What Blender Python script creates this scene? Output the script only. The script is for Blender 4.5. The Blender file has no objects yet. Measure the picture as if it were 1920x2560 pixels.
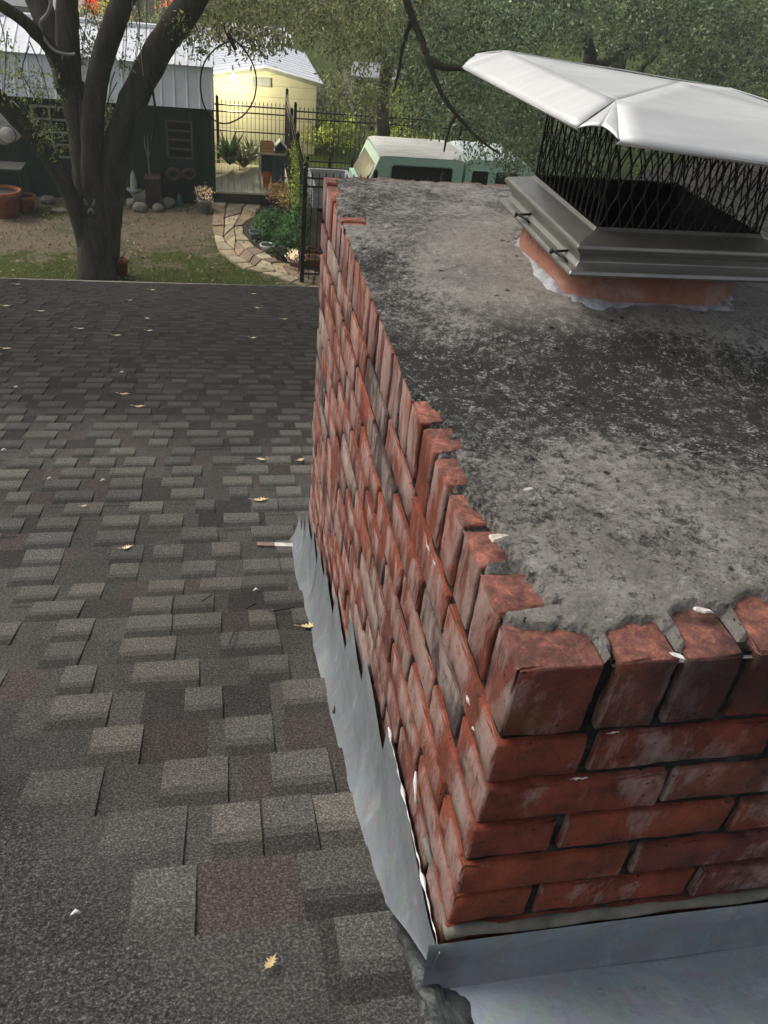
import bpy, math, random
import numpy as np
from mathutils import Vector, Matrix, noise
random.seed(7); RNG=np.random.default_rng(7)
S=bpy.context.scene; COL=S.collection
# ------------------------------------------------------------------ camera, sky, sun, exposure
CAM_R=np.array([[0.98192003,-0.16522405,0.09238007],[-0.02422174,-0.59367257,-0.80434209],[0.18774017,0.78756199,-0.586941]])
CAM_C=np.array([-0.23518379,-0.43800402,0.49265408]); FPX=2020.08
cd=bpy.data.cameras.new('camera'); cam=bpy.data.objects.new('camera',cd); COL.objects.link(cam); S.camera=cam
cd.sensor_fit='HORIZONTAL'; cd.sensor_width=36; cd.lens=36*FPX/1920; cd.clip_start=.02; cd.clip_end=600
mw=Matrix.Identity(4)
for i in range(3):
    mw[i][0]=CAM_R[0][i]; mw[i][1]=-CAM_R[1][i]; mw[i][2]=-CAM_R[2][i]; mw[i][3]=CAM_C[i]
cam.matrix_world=mw
SUN_EL,SUN_AZ=math.radians(50),math.radians(-62)      # azimuth from +Y towards +X
w=bpy.data.worlds.new('World'); S.world=w; w.use_nodes=True
nt=w.node_tree; sky=nt.nodes.new('ShaderNodeTexSky'); sky.sky_type='NISHITA'; sky.sun_disc=False
sky.sun_elevation=SUN_EL; sky.sun_rotation=SUN_AZ; sky.dust_density=5; sky.air_density=1.0; sky.ozone_density=.6
bg=nt.nodes['Background']; bg.inputs[1].default_value=.12; hs=nt.nodes.new('ShaderNodeHueSaturation'); hs.inputs['Saturation'].default_value=.42; nt.links.new(sky.outputs[0],hs.inputs['Color']); nt.links.new(hs.outputs[0],bg.inputs[0])
sl=bpy.data.lights.new('sun','SUN'); sl.energy=1.0; sl.angle=math.radians(25); sl.color=(1,.95,.88)
so=bpy.data.objects.new('sun',sl); COL.objects.link(so)
sd=Vector((math.sin(SUN_AZ)*math.cos(SUN_EL),math.cos(SUN_AZ)*math.cos(SUN_EL),math.sin(SUN_EL)))
so.rotation_euler=sd.to_track_quat('Z','Y').to_euler(); so.location=(0,0,20)
S.view_settings.view_transform='Standard'; S.view_settings.look='None'; S.view_settings.exposure=0.42; S.view_settings.gamma=1
S.cycles.max_bounces=6; S.cycles.transparent_max_bounces=8; S.cycles.sample_clamp_indirect=4

# ------------------------------------------------------------------ helpers
def ray(u,v): return CAM_R.T@np.array([(u-960)/FPX,(v-1280)/FPX,1.])
def at(u,v,Y):                      # the point at depth Y (world y) seen along a sight line of the photograph
    d=ray(u,v); return CAM_C+d*(Y-CAM_C[1])/d[1]
def atz(u,v,Z):
    d=ray(u,v); return CAM_C+d*(Z-CAM_C[2])/d[2]
class M:
    def __init__(s): s.v=[];s.f=[];s.t=[];s.n=0
    def add(s,v,f,t=(1,1,1)):
        v=[tuple(p) for p in v]; s.v+=v; n=s.n; s.f+=[tuple(i+n for i in q) for q in f]
        s.t+=[t]*len(f) if not isinstance(t,list) else t; s.n+=len(v)
    def box(s,a,b,t=(1,1,1),mat=None):
        (x0,y0,z0),(x1,y1,z1)=a,b
        v=[(x0,y0,z0),(x1,y0,z0),(x1,y1,z0),(x0,y1,z0),(x0,y0,z1),(x1,y0,z1),(x1,y1,z1),(x0,y1,z1)]
        if mat: v=[mat@Vector(p) for p in v]
        s.add(v,[(3,2,1,0),(4,5,6,7),(0,1,5,4),(1,2,6,5),(2,3,7,6),(3,0,4,7)],t)
    def tube(s,pts,r,n=8,t=(1,1,1),cap=True):
        pts=[Vector(p) for p in pts]; rs=r if isinstance(r,(list,tuple)) else [r]*len(pts)
        v=[];up=None
        for i,p in enumerate(pts):
            d=(pts[min(i+1,len(pts)-1)]-pts[max(i-1,0)]).normalized()
            if up is None: up=d.orthogonal().normalized()
            up=(up-d*up.dot(d)).normalized(); bi=d.cross(up)
            for k in range(n):
                a=2*math.pi*k/n; v.append(p+(up*math.cos(a)+bi*math.sin(a))*rs[i])
        f=[(i*n+k,i*n+(k+1)%n,(i+1)*n+(k+1)%n,(i+1)*n+k) for i in range(len(pts)-1) for k in range(n)]
        if cap: f+=[tuple(range(n))[::-1],tuple((len(pts)-1)*n+k for k in range(n))]
        s.add(v,f,t)
    def lathe(s,prof,c=(0,0,0),n=20,t=(1,1,1),mat=None):
        v=[(c[0]+r*math.cos(2*math.pi*k/n),c[1]+r*math.sin(2*math.pi*k/n),c[2]+z) for r,z in prof for k in range(n)]
        if mat: v=[mat@Vector(p) for p in v]
        f=[(i*n+k,i*n+(k+1)%n,(i+1)*n+(k+1)%n,(i+1)*n+k) for i in range(len(prof)-1) for k in range(n)]
        s.add(v,f,t)
    def build(s,name,mat=None,parent=None,smooth=False,loc=None):
        me=bpy.data.meshes.new(name); me.from_pydata(s.v,[],s.f); 
        ta=me.attributes.new('tint','FLOAT_COLOR','FACE'); ta.data.foreach_set('color',np.array([(*t[:3],1) for t in s.t],np.float32).ravel())
        if smooth: me.polygons.foreach_set('use_smooth',[True]*len(me.polygons))
        me.update(); o=bpy.data.objects.new(name,me); COL.objects.link(o)
        if mat: me.materials.append(mat)
        if parent: o.parent=parent; o.matrix_parent_inverse=Matrix.Translation(-Vector(parent.location)) if not any(parent.rotation_euler) else parent.matrix_basis.inverted()
        if loc: o.location=loc
        return o
def np_mesh(name,V,F,T,mat,parent=None,smooth=False):
    """quads or tris as numpy arrays"""
    k=F.shape[1]; me=bpy.data.meshes.new(name); me.vertices.add(len(V)); me.vertices.foreach_set('co',V.astype(np.float32).ravel())
    me.loops.add(F.size); me.loops.foreach_set('vertex_index',F.astype(np.int32).ravel())
    me.polygons.add(len(F)); me.polygons.foreach_set('loop_start',np.arange(0,F.size,k,dtype=np.int32))
    if T is not None:
        ta=me.attributes.new('tint','FLOAT_COLOR','FACE'); ta.data.foreach_set('color',np.concatenate([T,np.ones((len(T),1))],1).astype(np.float32).ravel())
    if smooth: me.polygons.foreach_set('use_smooth',[True]*len(F))
    me.update(calc_edges=True); me.validate(); o=bpy.data.objects.new(name,me); COL.objects.link(o); me.materials.append(mat)
    if parent: o.parent=parent; o.matrix_parent_inverse=Matrix.Translation(-Vector(parent.location))
    return o
def tag(o,label=None,cat=None,group=None,kind=None):
    if label:o['label']=label
    if cat:o['category']=cat
    if group:o['group']=group
    if kind:o['kind']=kind
    return o
def thing(name,label,cat,loc=(0,0,0),group=None):
    o=bpy.data.objects.new(name,None); COL.objects.link(o); o.location=tuple(float(c) for c in loc); o.empty_display_size=.05
    return tag(o,label,cat,group)
# ---- materials
class NT:
    def __init__(s,name):
        s.m=bpy.data.materials.new(name); s.m.use_nodes=True; s.t=s.m.node_tree; s.b=s.t.nodes['Principled BSDF']
        s.co=s.t.nodes.new('ShaderNodeTexCoord').outputs['Object']
    def N(s,ty,**k):
        n=s.t.nodes.new(ty)
        for a,b in k.items(): setattr(n,a,b)
        return n
    def L(s,a,b): s.t.links.new(a,b)
    def val(s,inp,x):
        if x is None:return
        if hasattr(x,'is_output'): s.L(x,inp)
        else:
            try: inp.default_value=x
            except Exception: inp.default_value=(*x,1) if len(x)==3 else x
    def noise(s,scale,detail=4,rough=.55,co=None,dist=0,stretch=None,out='Fac'):
        n=s.N('ShaderNodeTexNoise'); n.inputs['Scale'].default_value=scale; n.inputs['Detail'].default_value=detail; n.inputs['Roughness'].default_value=rough; n.inputs['Distortion'].default_value=dist
        c=co or s.co
        if stretch:
            mp=s.N('ShaderNodeMapping'); mp.inputs['Scale'].default_value=stretch; s.L(c,mp.inputs[0]); c=mp.outputs[0]
        s.L(c,n.inputs['Vector']); return n.outputs[out]
    def vor(s,scale,co=None,feature='F1',out='Distance',rnd=1):
        n=s.N('ShaderNodeTexVoronoi',feature=feature); n.inputs['Scale'].default_value=scale; n.inputs['Randomness'].default_value=rnd; s.L(co or s.co,n.inputs['Vector']); return n.outputs[out]
    def ramp(s,x,*stops):
        n=s.N('ShaderNodeValToRGB'); e=n.color_ramp.elements
        while len(e)<len(stops): e.new(.5)
        for k,(p,c) in enumerate(stops):
            e[k].position=p; c=(c,c,c) if isinstance(c,(int,float)) else c; e[k].color=(*c,1)
        s.L(x,n.inputs[0]); return n.outputs[0]
    def mix(s,fac,a,b,mode='MIX'):
        n=s.N('ShaderNodeMix',data_type='RGBA',blend_type=mode); s.val(n.inputs[0],fac); s.val(n.inputs[6],a); s.val(n.inputs[7],b); return n.outputs[2]
    def math(s,op,a,b=0,c=0,clamp=False):
        n=s.N('ShaderNodeMath',operation=op,use_clamp=clamp); s.val(n.inputs[0],a); s.val(n.inputs[1],b); s.val(n.inputs[2],c); return n.outputs[0]
    def attr(s,name='tint',out='Color'): return s.N('ShaderNodeAttribute',attribute_name=name).outputs[out]
    def sep(s,co=None):
        n=s.N('ShaderNodeSeparateXYZ'); s.L(co or s.co,n.inputs[0]); return n.outputs
    def bump(s,h,strength=.3,dist=.01,prev=None):
        n=s.N('ShaderNodeBump'); n.inputs['Strength'].default_value=strength; n.inputs['Distance'].default_value=dist; s.L(h,n.inputs['Height'])
        if prev is not None: s.L(prev,n.inputs['Normal'])
        s.L(n.outputs[0],s.b.inputs['Normal']); return n.outputs[0]
    def fin(s,col=None,rough=.8,metal=0,spec=None):
        s.val(s.b.inputs['Base Color'],col); s.val(s.b.inputs['Roughness'],rough); s.val(s.b.inputs['Metallic'],metal)
        if spec is not None: s.b.inputs['Specular IOR Level'].default_value=spec
        return s.m
def simple(name,col,rough=.7,metal=0,var=.25,scale=6,tint=False,bump=.15,bscale=40,stretch=None,spec=None):
    n=NT(name); a=n.noise(scale,5,.6,stretch=stretch)
    k=n.ramp(a,(.3,1-var),(.7,1+var))
    c=n.mix(1,k,col,'MULTIPLY')
    if tint: c=n.mix(1,c,n.attr(),'MULTIPLY')
    if bump: n.bump(n.noise(bscale,4),bump,.01)
    return n.fin(c,rough,metal,spec)
# ------------------------------------------------------------------ materials
def mat_brick():
    n=NT('old_red_brick'); base=n.attr()
    v=n.noise(14,6,.65); base=n.mix(1,base,n.ramp(v,(.3,.42),(.7,1.5)),'MULTIPLY'); gr=n.ramp(n.vor(160),(.05,.55),(.25,1)); base=n.mix(n.ramp(n.noise(30,3),(.4,0),(.6,.9)),base,n.mix(1,base,gr,'MULTIPLY'))
    fine=n.noise(220,3,.7); base=n.mix(1,base,n.ramp(fine,(.25,.78),(.75,1.2)),'MULTIPLY')
    # pale bloom, streaked down the weather side
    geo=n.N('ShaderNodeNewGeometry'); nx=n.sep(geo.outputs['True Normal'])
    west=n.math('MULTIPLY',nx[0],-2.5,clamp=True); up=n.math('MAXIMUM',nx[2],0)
    st=n.noise(9,8,.7,stretch=(1,1.6,.55),dist=.6); st2=n.noise(34,7,.75,stretch=(1,1,.28))
    e=n.math('ADD',n.math('MULTIPLY',st,.72),n.math('MULTIPLY',st2,.36))
    e=n.math('ADD',e,n.math('MULTIPLY',west,.075))
    em=n.ramp(e,(.565,0),(.65,.6),(.74,.88))
    em=n.math('MULTIPLY',em,n.math('SUBTRACT',1,n.math('MULTIPLY',up,.8)))
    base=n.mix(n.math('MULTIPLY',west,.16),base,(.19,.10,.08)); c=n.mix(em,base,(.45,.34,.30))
    # dark soot and algae
    so=n.noise(11,7,.68,dist=.5); so=n.ramp(so,(.57,0),(.68,.9)); c=n.mix(n.math('MULTIPLY',so,.8),c,(.028,.024,.022))
    xx,yq,zq=n.sep(); tp=n.math('MULTIPLY',n.ramp(xx,(.09,0),(.17,1)),n.ramp(n.math('ADD',n.math('MULTIPLY',zq,-6),n.math('MULTIPLY',n.math('SUBTRACT',n.noise(26,5,.7),.5),.9)),(.0,1),(.42,.75),(.62,0))); c=n.mix(n.math('MULTIPLY',tp,.85),c,(.030,.018,.016))
    sp=n.vor(70); pm=n.ramp(sp,(.08,1),(.16,0)); pm=n.math('MULTIPLY',pm,n.ramp(n.noise(25,3),(.46,0),(.58,1))); c=n.mix(pm,c,(.03,.022,.02))
    # worn crumbly tops go orange pink with dark lichen
    pk=n.math('ADD',n.math('MULTIPLY',n.noise(55,7,.8,dist=.4),.6),n.math('MULTIPLY',n.noise(11,3),.4)); pink=n.mix(n.ramp(pk,(.44,1),(.53,.6),(.60,0)),(.66,.25,.17),(.15,.065,.052)); pink=n.mix(n.ramp(n.noise(150,5,.8),(.3,.5),(.6,0)),pink,(.04,.03,.028))
    zz=n.math('GREATER_THAN',n.sep()[2],-.03); c=n.mix(n.math('MULTIPLY',n.math('MULTIPLY',up,zz),.96),c,pink)
    # ochre stain low on the corner brick
    d=n.N('ShaderNodeVectorMath',operation='DISTANCE'); mp=n.N('ShaderNodeMapping'); mp.inputs['Scale'].default_value=(1,1,1.6); n.L(n.co,mp.inputs[0]); n.L(mp.outputs[0],d.inputs[0]); d.inputs[1].default_value=(.022,0,-.115)
    om=n.math('ADD',d.outputs['Value'],n.math('MULTIPLY',n.math('SUBTRACT',n.noise(60,5),.5),.05)); c=n.mix(n.math('MULTIPLY',n.ramp(om,(.012,1),(.045,0)),.65),c,(.16,.06,.012))
    b0=n.bump(n.noise(300,5,.8),.6,.002); b1=n.bump(n.noise(80,9,.8),.75,.006,b0); n.bump(n.math('MULTIPLY',pm,-1),.6,.004,b1)
    return n.fin(c,.85,spec=.35)
def mat_mortar():
    n=NT('dark_weathered_mortar'); a=n.noise(30,6,.7); c=n.ramp(a,(.3,(.010,.009,.008)),(.52,(.038,.034,.030)),(.70,(.12,.11,.10)))
    n.bump(n.noise(160,6,.8),.9,.008); return n.fin(c,.95,spec=.15)
def mat_crown():
    n=NT('stained_cement'); x,y,z=n.sep()
    big=n.noise(5,8,.62,dist=.4); mid=n.noise(26,10,.78,dist=.3); fine=n.noise(210,4,.75); grain=n.noise(520,2,.7)
    base=n.ramp(n.noise(9,6,.65),(.32,(.21,.195,.175)),(.5,(.34,.315,.275)),(.66,(.46,.44,.40)))
    base=n.mix(1,base,n.ramp(fine,(.25,.62),(.75,1.3)),'MULTIPLY')
    # where the black algae has spread: the low belt of the wash and its western rim
    wob=n.math('MULTIPLY',n.math('SUBTRACT',n.noise(3,5,.6),.5),.35)
    yy=n.math('ADD',n.math('ADD',y,wob),n.math('MULTIPLY',x,.12))
    belt=n.ramp(yy,(.14,.1),(.30,.38),(.43,.95),(.56,1.0),(.66,.42),(.80,.12),(.95,.18))
    rim=n.math('MULTIPLY',n.ramp(n.math('ADD',x,n.math('MULTIPLY',wob,.3)),(.03,.65),(.17,0)),n.ramp(n.math('MULTIPLY',y,.5),(.21,0),(.275,1),(.50,1),(.60,.15)))
    far=n.ramp(n.math('MULTIPLY',y,.5),(.55,0),(.62,.40))
    s_=n.math('MAXIMUM',n.math('MAXIMUM',belt,rim),far)
    g1=n.noise(70,9,.82,dist=.2); g2=n.noise(190,6,.8)
    t=n.math('ADD',n.math('MULTIPLY',g1,.55),n.math('MULTIPLY',g2,.30)); t=n.math('ADD',t,n.math('MULTIPLY',big,.32)); t=n.math('ADD',t,n.math('MULTIPLY',s_,.128)); t=n.math('SUBTRACT',t,.045)
    dm=n.ramp(t,(.55,0),(.585,.5),(.63,1)); c=n.mix(n.math('MULTIPLY',dm,.93),base,(.026,.025,.023))
    shoulder=n.math('MULTIPLY',n.ramp(n.math('MULTIPLY',n.math('ADD',y,n.math('MULTIPLY',wob,.5)),.5),(.30,0),(.36,.55),(.52,.5),(.62,.12)),n.ramp(x,(.08,0),(.20,1))); c=n.mix(shoulder,c,(.40,.37,.325))
    lt=n.ramp(n.math('ADD',n.math('MULTIPLY',g2,.6),n.math('MULTIPLY',n.noise(33,6,.8),.4)),(.535,0),(.59,.9)); c=n.mix(lt,c,(.50,.485,.45))
    ho=n.vor(46); hm=n.math('MULTIPLY',n.ramp(ho,(.13,1),(.24,0)),n.ramp(n.noise(17,4),(.54,0),(.60,1))); c=n.mix(n.math('MULTIPLY',hm,.85),c,(.015,.014,.013))
    # small dark pits all over and pale grit
    pit=n.ramp(n.vor(120),(.10,1),(.2,0)); pm=n.math('MULTIPLY',pit,n.ramp(n.noise(40,4),(.48,0),(.62,1))); c=n.mix(n.math('MULTIPLY',pm,.85),c,(.02,.019,.018))
    gr=n.ramp(n.vor(260),(.05,1),(.12,0)); gm=n.math('MULTIPLY',gr,n.ramp(n.noise(60,4),(.52,0),(.64,1))); c=n.mix(n.math('MULTIPLY',gm,.75),c,(.5,.48,.45))
    rust=n.ramp(n.math('MULTIPLY',n.math('ADD',y,n.math('MULTIPLY',n.noise(30,4),.06)),.5),(.772,0),(.784,.8)); c=n.mix(n.math('MULTIPLY',rust,.7),c,(.22,.09,.05))
    b=n.bump(mid,.6,.02); b=n.bump(g1,.9,.008,b); b=n.bump(n.math('MULTIPLY',hm,-1),.9,.01,b); b=n.bump(fine,.7,.004,b); n.bump(n.math('MULTIPLY',pm,-1),.8,.006,b)
    return n.fin(c,.92,spec=.25)
def mat_shingle():
    n=NT('asphalt_shingle'); c=n.attr()
    g=n.noise(250,4,.85); g2=n.noise(900,2,.7); c=n.mix(1,c,n.ramp(g,(.32,.34),(.5,.9),(.66,2.7)),'MULTIPLY')
    c=n.mix(1,c,n.ramp(g2,(.3,.7),(.7,1.35)),'MULTIPLY')
    w=n.ramp(n.vor(420),(.07,1),(.13,0)); wm=n.math('MULTIPLY',w,n.ramp(n.noise(90,3),(.55,0),(.66,1))); c=n.mix(n.math('MULTIPLY',wm,.7),c,(.55,.54,.5))
    big=n.noise(1.3,4,.6); c=n.mix(1,c,n.ramp(big,(.3,.66),(.7,1.05)),'MULTIPLY')
    # coarse worn granules over the lifted corner nearest the ridge
    xs_,ys_,_z=n.sep(); dd=n.math('ADD',n.math('ADD',ys_,n.math('MULTIPLY',xs_,1.353)),n.math('ADD',.30,n.math('MULTIPLY',n.math('SUBTRACT',n.noise(9,4),.5),.16))); mk=n.ramp(n.math('ADD',n.math('MULTIPLY',dd,-4),0),(.0,0),(.5,.9)); crs=n.ramp(n.noise(170,5,.85),(.36,.35),(.5,.85),(.64,2.4)); c=n.mix(mk,c,n.mix(1,n.mix(1,c,crs,'MULTIPLY'),(.80,.80,.80),'MULTIPLY'))
    # tree shade painted into the lower slope's colour, with a ragged upper limit
    yy=n.math('ADD',n.sep()[1],n.math('MULTIPLY',n.math('SUBTRACT',n.noise(.9,6,.6),.5),3.2)); far_shade=n.ramp(n.math('MULTIPLY',yy,.1),(.26,0),(.36,.62),(.50,.85)); c=n.mix(n.math('MULTIPLY',far_shade,.85),c,(.020,.020,.018))
    b=n.bump(g,.9,.006); n.bump(g2,.5,.002,b)
    return n.fin(c,.95,spec=.12)
def mat_galv(name,a,b,rough=.42,metal=.75,scale=5,dirt=True):
    n=NT(name); m=n.noise(scale,7,.65,dist=.8,stretch=(1,.6,1.2)); c=n.ramp(m,(.3,a),(.7,b))
    sp=n.vor(45,out='Color'); c=n.mix(.06,c,sp,'OVERLAY')
    if dirt: c=n.mix(n.ramp(n.noise(22,8,.75,dist=1),(.62,0),(.70,.75)),c,(.05,.055,.055)); c=n.mix(n.ramp(n.noise(16,9,.8,stretch=(1,1,.3)),(.55,0),(.68,.5)),c,tuple(q*1.5 for q in b))
    n.bump(n.noise(9,5),.35,.03); return n.fin(c,n.ramp(n.noise(12,5),(.3,rough-.08),(.7,rough+.15)),metal)
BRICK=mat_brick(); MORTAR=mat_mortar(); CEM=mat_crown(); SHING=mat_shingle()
FLASH=mat_galv('weathered_galvanised_flashing',(.165,.18,.19),(.29,.315,.33),.55,.3)
PAN=mat_galv('zinc_cricket_pan',(.235,.275,.295),(.34,.39,.415),.55,.25,4)
# ------------------------------------------------------------------ house roof
ZB=-1.17
def roofz(y):
    a=-.57-.40*y; b=ZB-.237*(y-1.5)
    return a if y<1.3 else (b if y>1.7 else (lambda t:a*(1-t)+b*t)((y-1.3)/.4))
YE=7.7
def roofn(y):
    s=(roofz(y+.02)-roofz(y-.02))/.04; l=math.hypot(1,s); return (-s/l,1/l)
house=thing('brick_house','low brick house under the brown grey shingle roof around the chimney','house',(0,3,-5))
def shingles():
    m=M(); y=-1.35; row=0; X0,X1=-7.5,6.5
    pal=[(.178,.165,.142),(.165,.155,.136),(.148,.140,.125),(.155,.146,.133),(.185,.172,.148),(.14,.134,.123)]
    dk=[(.092,.078,.071),(.105,.098,.088),(.108,.092,.083),(.105,.10,.09),(.07,.064,.058),(.115,.108,.096)]
    while y<YE:
        ex=.133 if y<1.5 else .120
        y1=min(y+ex,YE+.02); n0=roofn(y); n1=roofn(y1)
        def P(x,yy,h):
            k=roofn(yy); return (x,yy+k[0]*h,roofz(yy)+k[1]*h+.004*math.sin(x*1.7+yy*.9))
        # base lay, in strips with their own shade
        x=X0-random.random()*.3
        while x<X1:
            wd=random.uniform(.12,.30); x2=x+wd
            c=random.choice(dk); f=random.uniform(.85,1.15); c=tuple(k*f for k in c); xm_=(x+x2)/2
            if xm_<-.07 and y<float(np.interp(xm_,[-2.2,-.715,-.514,-.408,-.32,-.223,-.094],[1.5,.79,.55,.42,.25,.17,-.05]))-.05: f=random.uniform(.9,1.1); c=(.098*f,.094*f,.086*f)
            if y<1.9 or True:
                m.add([P(x,y-.02,-.002),P(x2,y-.02,-.002),P(x2,y1,.0045),P(x,y1,.0045),P(x,y1+.0005,-.006),P(x2,y1+.0005,-.006)],[(0,1,2,3),(3,2,5,4)],c)
            x=x2
        # raised laminate tabs
        x=X0-random.random()*.3
        while x<X1:
            wd=random.uniform(.065,.145); gap=random.uniform(.03,.16)
            if random.random()<.10: gap=.004
            x2=x+wd; smear=False
            xm_=(x+x2)/2; smear=y<float(np.interp(xm_,[-2.2,-.715,-.514,-.408,-.32,-.223,-.094],[1.5,.79,.55,.42,.25,.17,-.05])) if xm_<-.07 else y<-.05
            if x2>X0 and not (smear and y+1.353*xm_<-.42):
                c=random.choice(pal); f=random.uniform(.86,1.14); c=tuple(k*f for k in c); d=tuple(k*.46 for k in c)
                
                if smear: c=tuple(.55*k+.45*.10 for k in c); d=tuple(k*.72 for k in c)
                a=.0045; j=random.uniform(-.004,.004); ym=y+(y1-y)*random.uniform(.24,.34); blank=smear; t0=.0032; t1=.0062
                k1=random.uniform(-.004,.004)
                yq=ym+(y1-ym)*.22; e_=tuple((a_+b_)/2 for a_,b_ in zip(c,d))
                m.add([P(x-k1*.3,ym,t0+.0022),P(x2-k1*.3,ym,t0+.0022),P(x2-k1*.4,yq,t0+.003),P(x-k1*.4,yq,t0+.003)],[(0,1,2,3)],e_)
                m.add([P(x,y-.03,t0),P(x2,y-.03,t0),P(x2-k1*.3,ym,t0+.002),P(x-k1*.3,ym,t0+.002),P(x2-k1,y1+j,t1),P(x-k1,y1+j,t1),
                       P(x,y-.03,-.004),P(x2,y-.03,-.004),P(x2-k1,y1+j,0),P(x-k1,y1+j,0)],
                      [(0,1,2,3),(3,2,4,5),(5,4,8,9),(6,0,3,5,9),(1,7,8,4,2)],[d,c,d,d,d])
            x=x2+gap
        y=y1; row+=1
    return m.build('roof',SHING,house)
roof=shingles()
def plain():
    E_=simple('aged_fascia_paint',(.24,.21,.17),.6); Wm=simple('house_brickwork',(.25,.12,.08),.85)
    m=M(); m.box((-7.5,YE-.02,roofz(YE)-.2),(6.5,YE+.02,roofz(YE)-.02)); m.build('fascia',E_,house)
    m=M(); m.box((-7.2,YE-.55,-5),(6.2,YE-.4,roofz(YE)-.1)); m.box((-7.2,-1.2,-5),(-7.05,YE-.56,-2.55)); m.box((6.05,-1.2,-5),(6.2,YE-.56,-2.55)); m.build('wall',Wm,house)
    g=M(); yy,zz=YE+.06,roofz(YE)-.06
    g.tube([(-7.5,yy,zz),(6.5,yy,zz)],.05,10); g.build('gutter',E_,house)
    # the wing on the right whose slope shows through the cap's mesh
    m=M(); A=[(4.6,5.2,-1.95),(4.6,9.6,-1.95),(7.8,9.6,-.75),(7.8,5.2,-.75)]
    X=np.array(A[0]); ex=(np.array(A[3])-X); L=np.linalg.norm(ex); ex=ex/L; ey=np.array((0,1,0)); nz=np.cross(ex,ey); nz=nz if nz[2]>0 else -nz
    r=0.
    while r<L:
        y=random.random()*-.2
        while y<4.4:
            wd=random.uniform(.1,.24); f=random.uniform(.9,1.15); c=tuple(k*f for k in random.choice([(.20,.19,.18),(.16,.155,.15),(.12,.115,.11)]))
            P=lambda a,b,h: X+ex*a+ey*b+nz*h
            h=random.choice([.004,.010]); m.add([P(r,y,h+.006),P(r,y+wd,h+.006),P(r+.15,y+wd,.0),P(r+.15,y,.0),P(r,y,-.01),P(r,y+wd,-.01)],[(3,2,1,0),(0,1,5,4)],c); y+=wd
        r+=.14
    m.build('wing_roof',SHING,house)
    m=M(); m.box((4.7,5.3,-5),(7.7,9.5,-2.0)); m.build('wing_wall',Wm,house)
plain()
# ------------------------------------------------------------------ chimney
CW,CL=.90,1.535
chim=thing('brick_chimney','big weathered red brick chimney with stained cement top, right of the shingle slope','chimney',(.45,.8,-1.4))
def rbox(m,lo,hi,t,seg=.02,r=.006,amp=.0022,rot=None,sx=1.0):
    """a brick: rounded box with a worn, uneven skin"""
    lo=np.array(lo,float);hi=np.array(hi,float);c=(lo+hi)/2;h=(hi-lo)/2
    nn=[max(3,int(round(2*h[i]/seg))) for i in range(3)]
    off=random.random()*50; idx={};V=[];F=[];jx=[random.uniform(-1,1)*.0015 for _ in range(3)]
    def g(i,j,k):
        key=(i,j,k)
        if key in idx:return idx[key]
        q=[]
        for a,(u,N) in enumerate(zip(key,nn)):
            tt=u/N; q.append(-h[a]+2*h[a]*tt)
            if u==1:q[a]=-h[a]+min(r*1.1,h[a]*.6)
            if u==N-1:q[a]=h[a]-min(r*1.1,h[a]*.6)
        q=np.array(q); inner=np.clip(q,-(h-r),h-r); d=q-inner; l=np.linalg.norm(d)
        if l>1e-9: q=inner+d/l*min(l,r) if l>r else q
        p=c+q; nv=noise.noise(Vector((p[0]*22+off,p[1]*22,p[2]*22)))*1.0+noise.noise(Vector((p[0]*80+off,p[1]*80,p[2]*80)))*.8
        dirn=d/l if l>1e-9 else q/np.linalg.norm(q)
        edge=1.0 if np.sum(np.abs(d)>1e-6)<2 else 3.6
        p=p+dirn*(nv*amp*edge-(edge-1)*abs(nv)*amp*1.2)
        p=p+np.array(jx)
        idx[key]=len(V);V.append(p);return idx[key]
    nx,ny,nz=nn
    for i in range(nx):
        for j in range(ny):
            F.append((g(i,j,nz),g(i+1,j,nz),g(i+1,j+1,nz),g(i,j+1,nz))); F.append((g(i,j+1,0),g(i+1,j+1,0),g(i+1,j,0),g(i,j,0)))
    for i in range(nx):
        for k in range(nz):
            F.append((g(i,0,k),g(i+1,0,k),g(i+1,0,k+1),g(i,0,k+1))); F.append((g(i,ny,k+1),g(i+1,ny,k+1),g(i+1,ny,k),g(i,ny,k)))
    for j in range(ny):
        for k in range(nz):
            F.append((g(0,j,k+1),g(0,j+1,k+1),g(0,j+1,k),g(0,j,k))); F.append((g(nx,j,k),g(nx,j+1,k),g(nx,j+1,k+1),g(nx,j,k+1)))
    if rot:
        cc=Vector(c); V=[rot@(Vector(p)-cc)+cc for p in V]
    m.add(V,F,t)
RED=[(.235,.050,.024),(.19,.040,.021),(.27,.062,.028),(.16,.040,.026),(.21,.064,.038),(.255,.054,.026),(.145,.040,.026)]
def rc(): 
    f=random.uniform(.85,1.15); return tuple(k*f for k in random.choice(RED))
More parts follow.
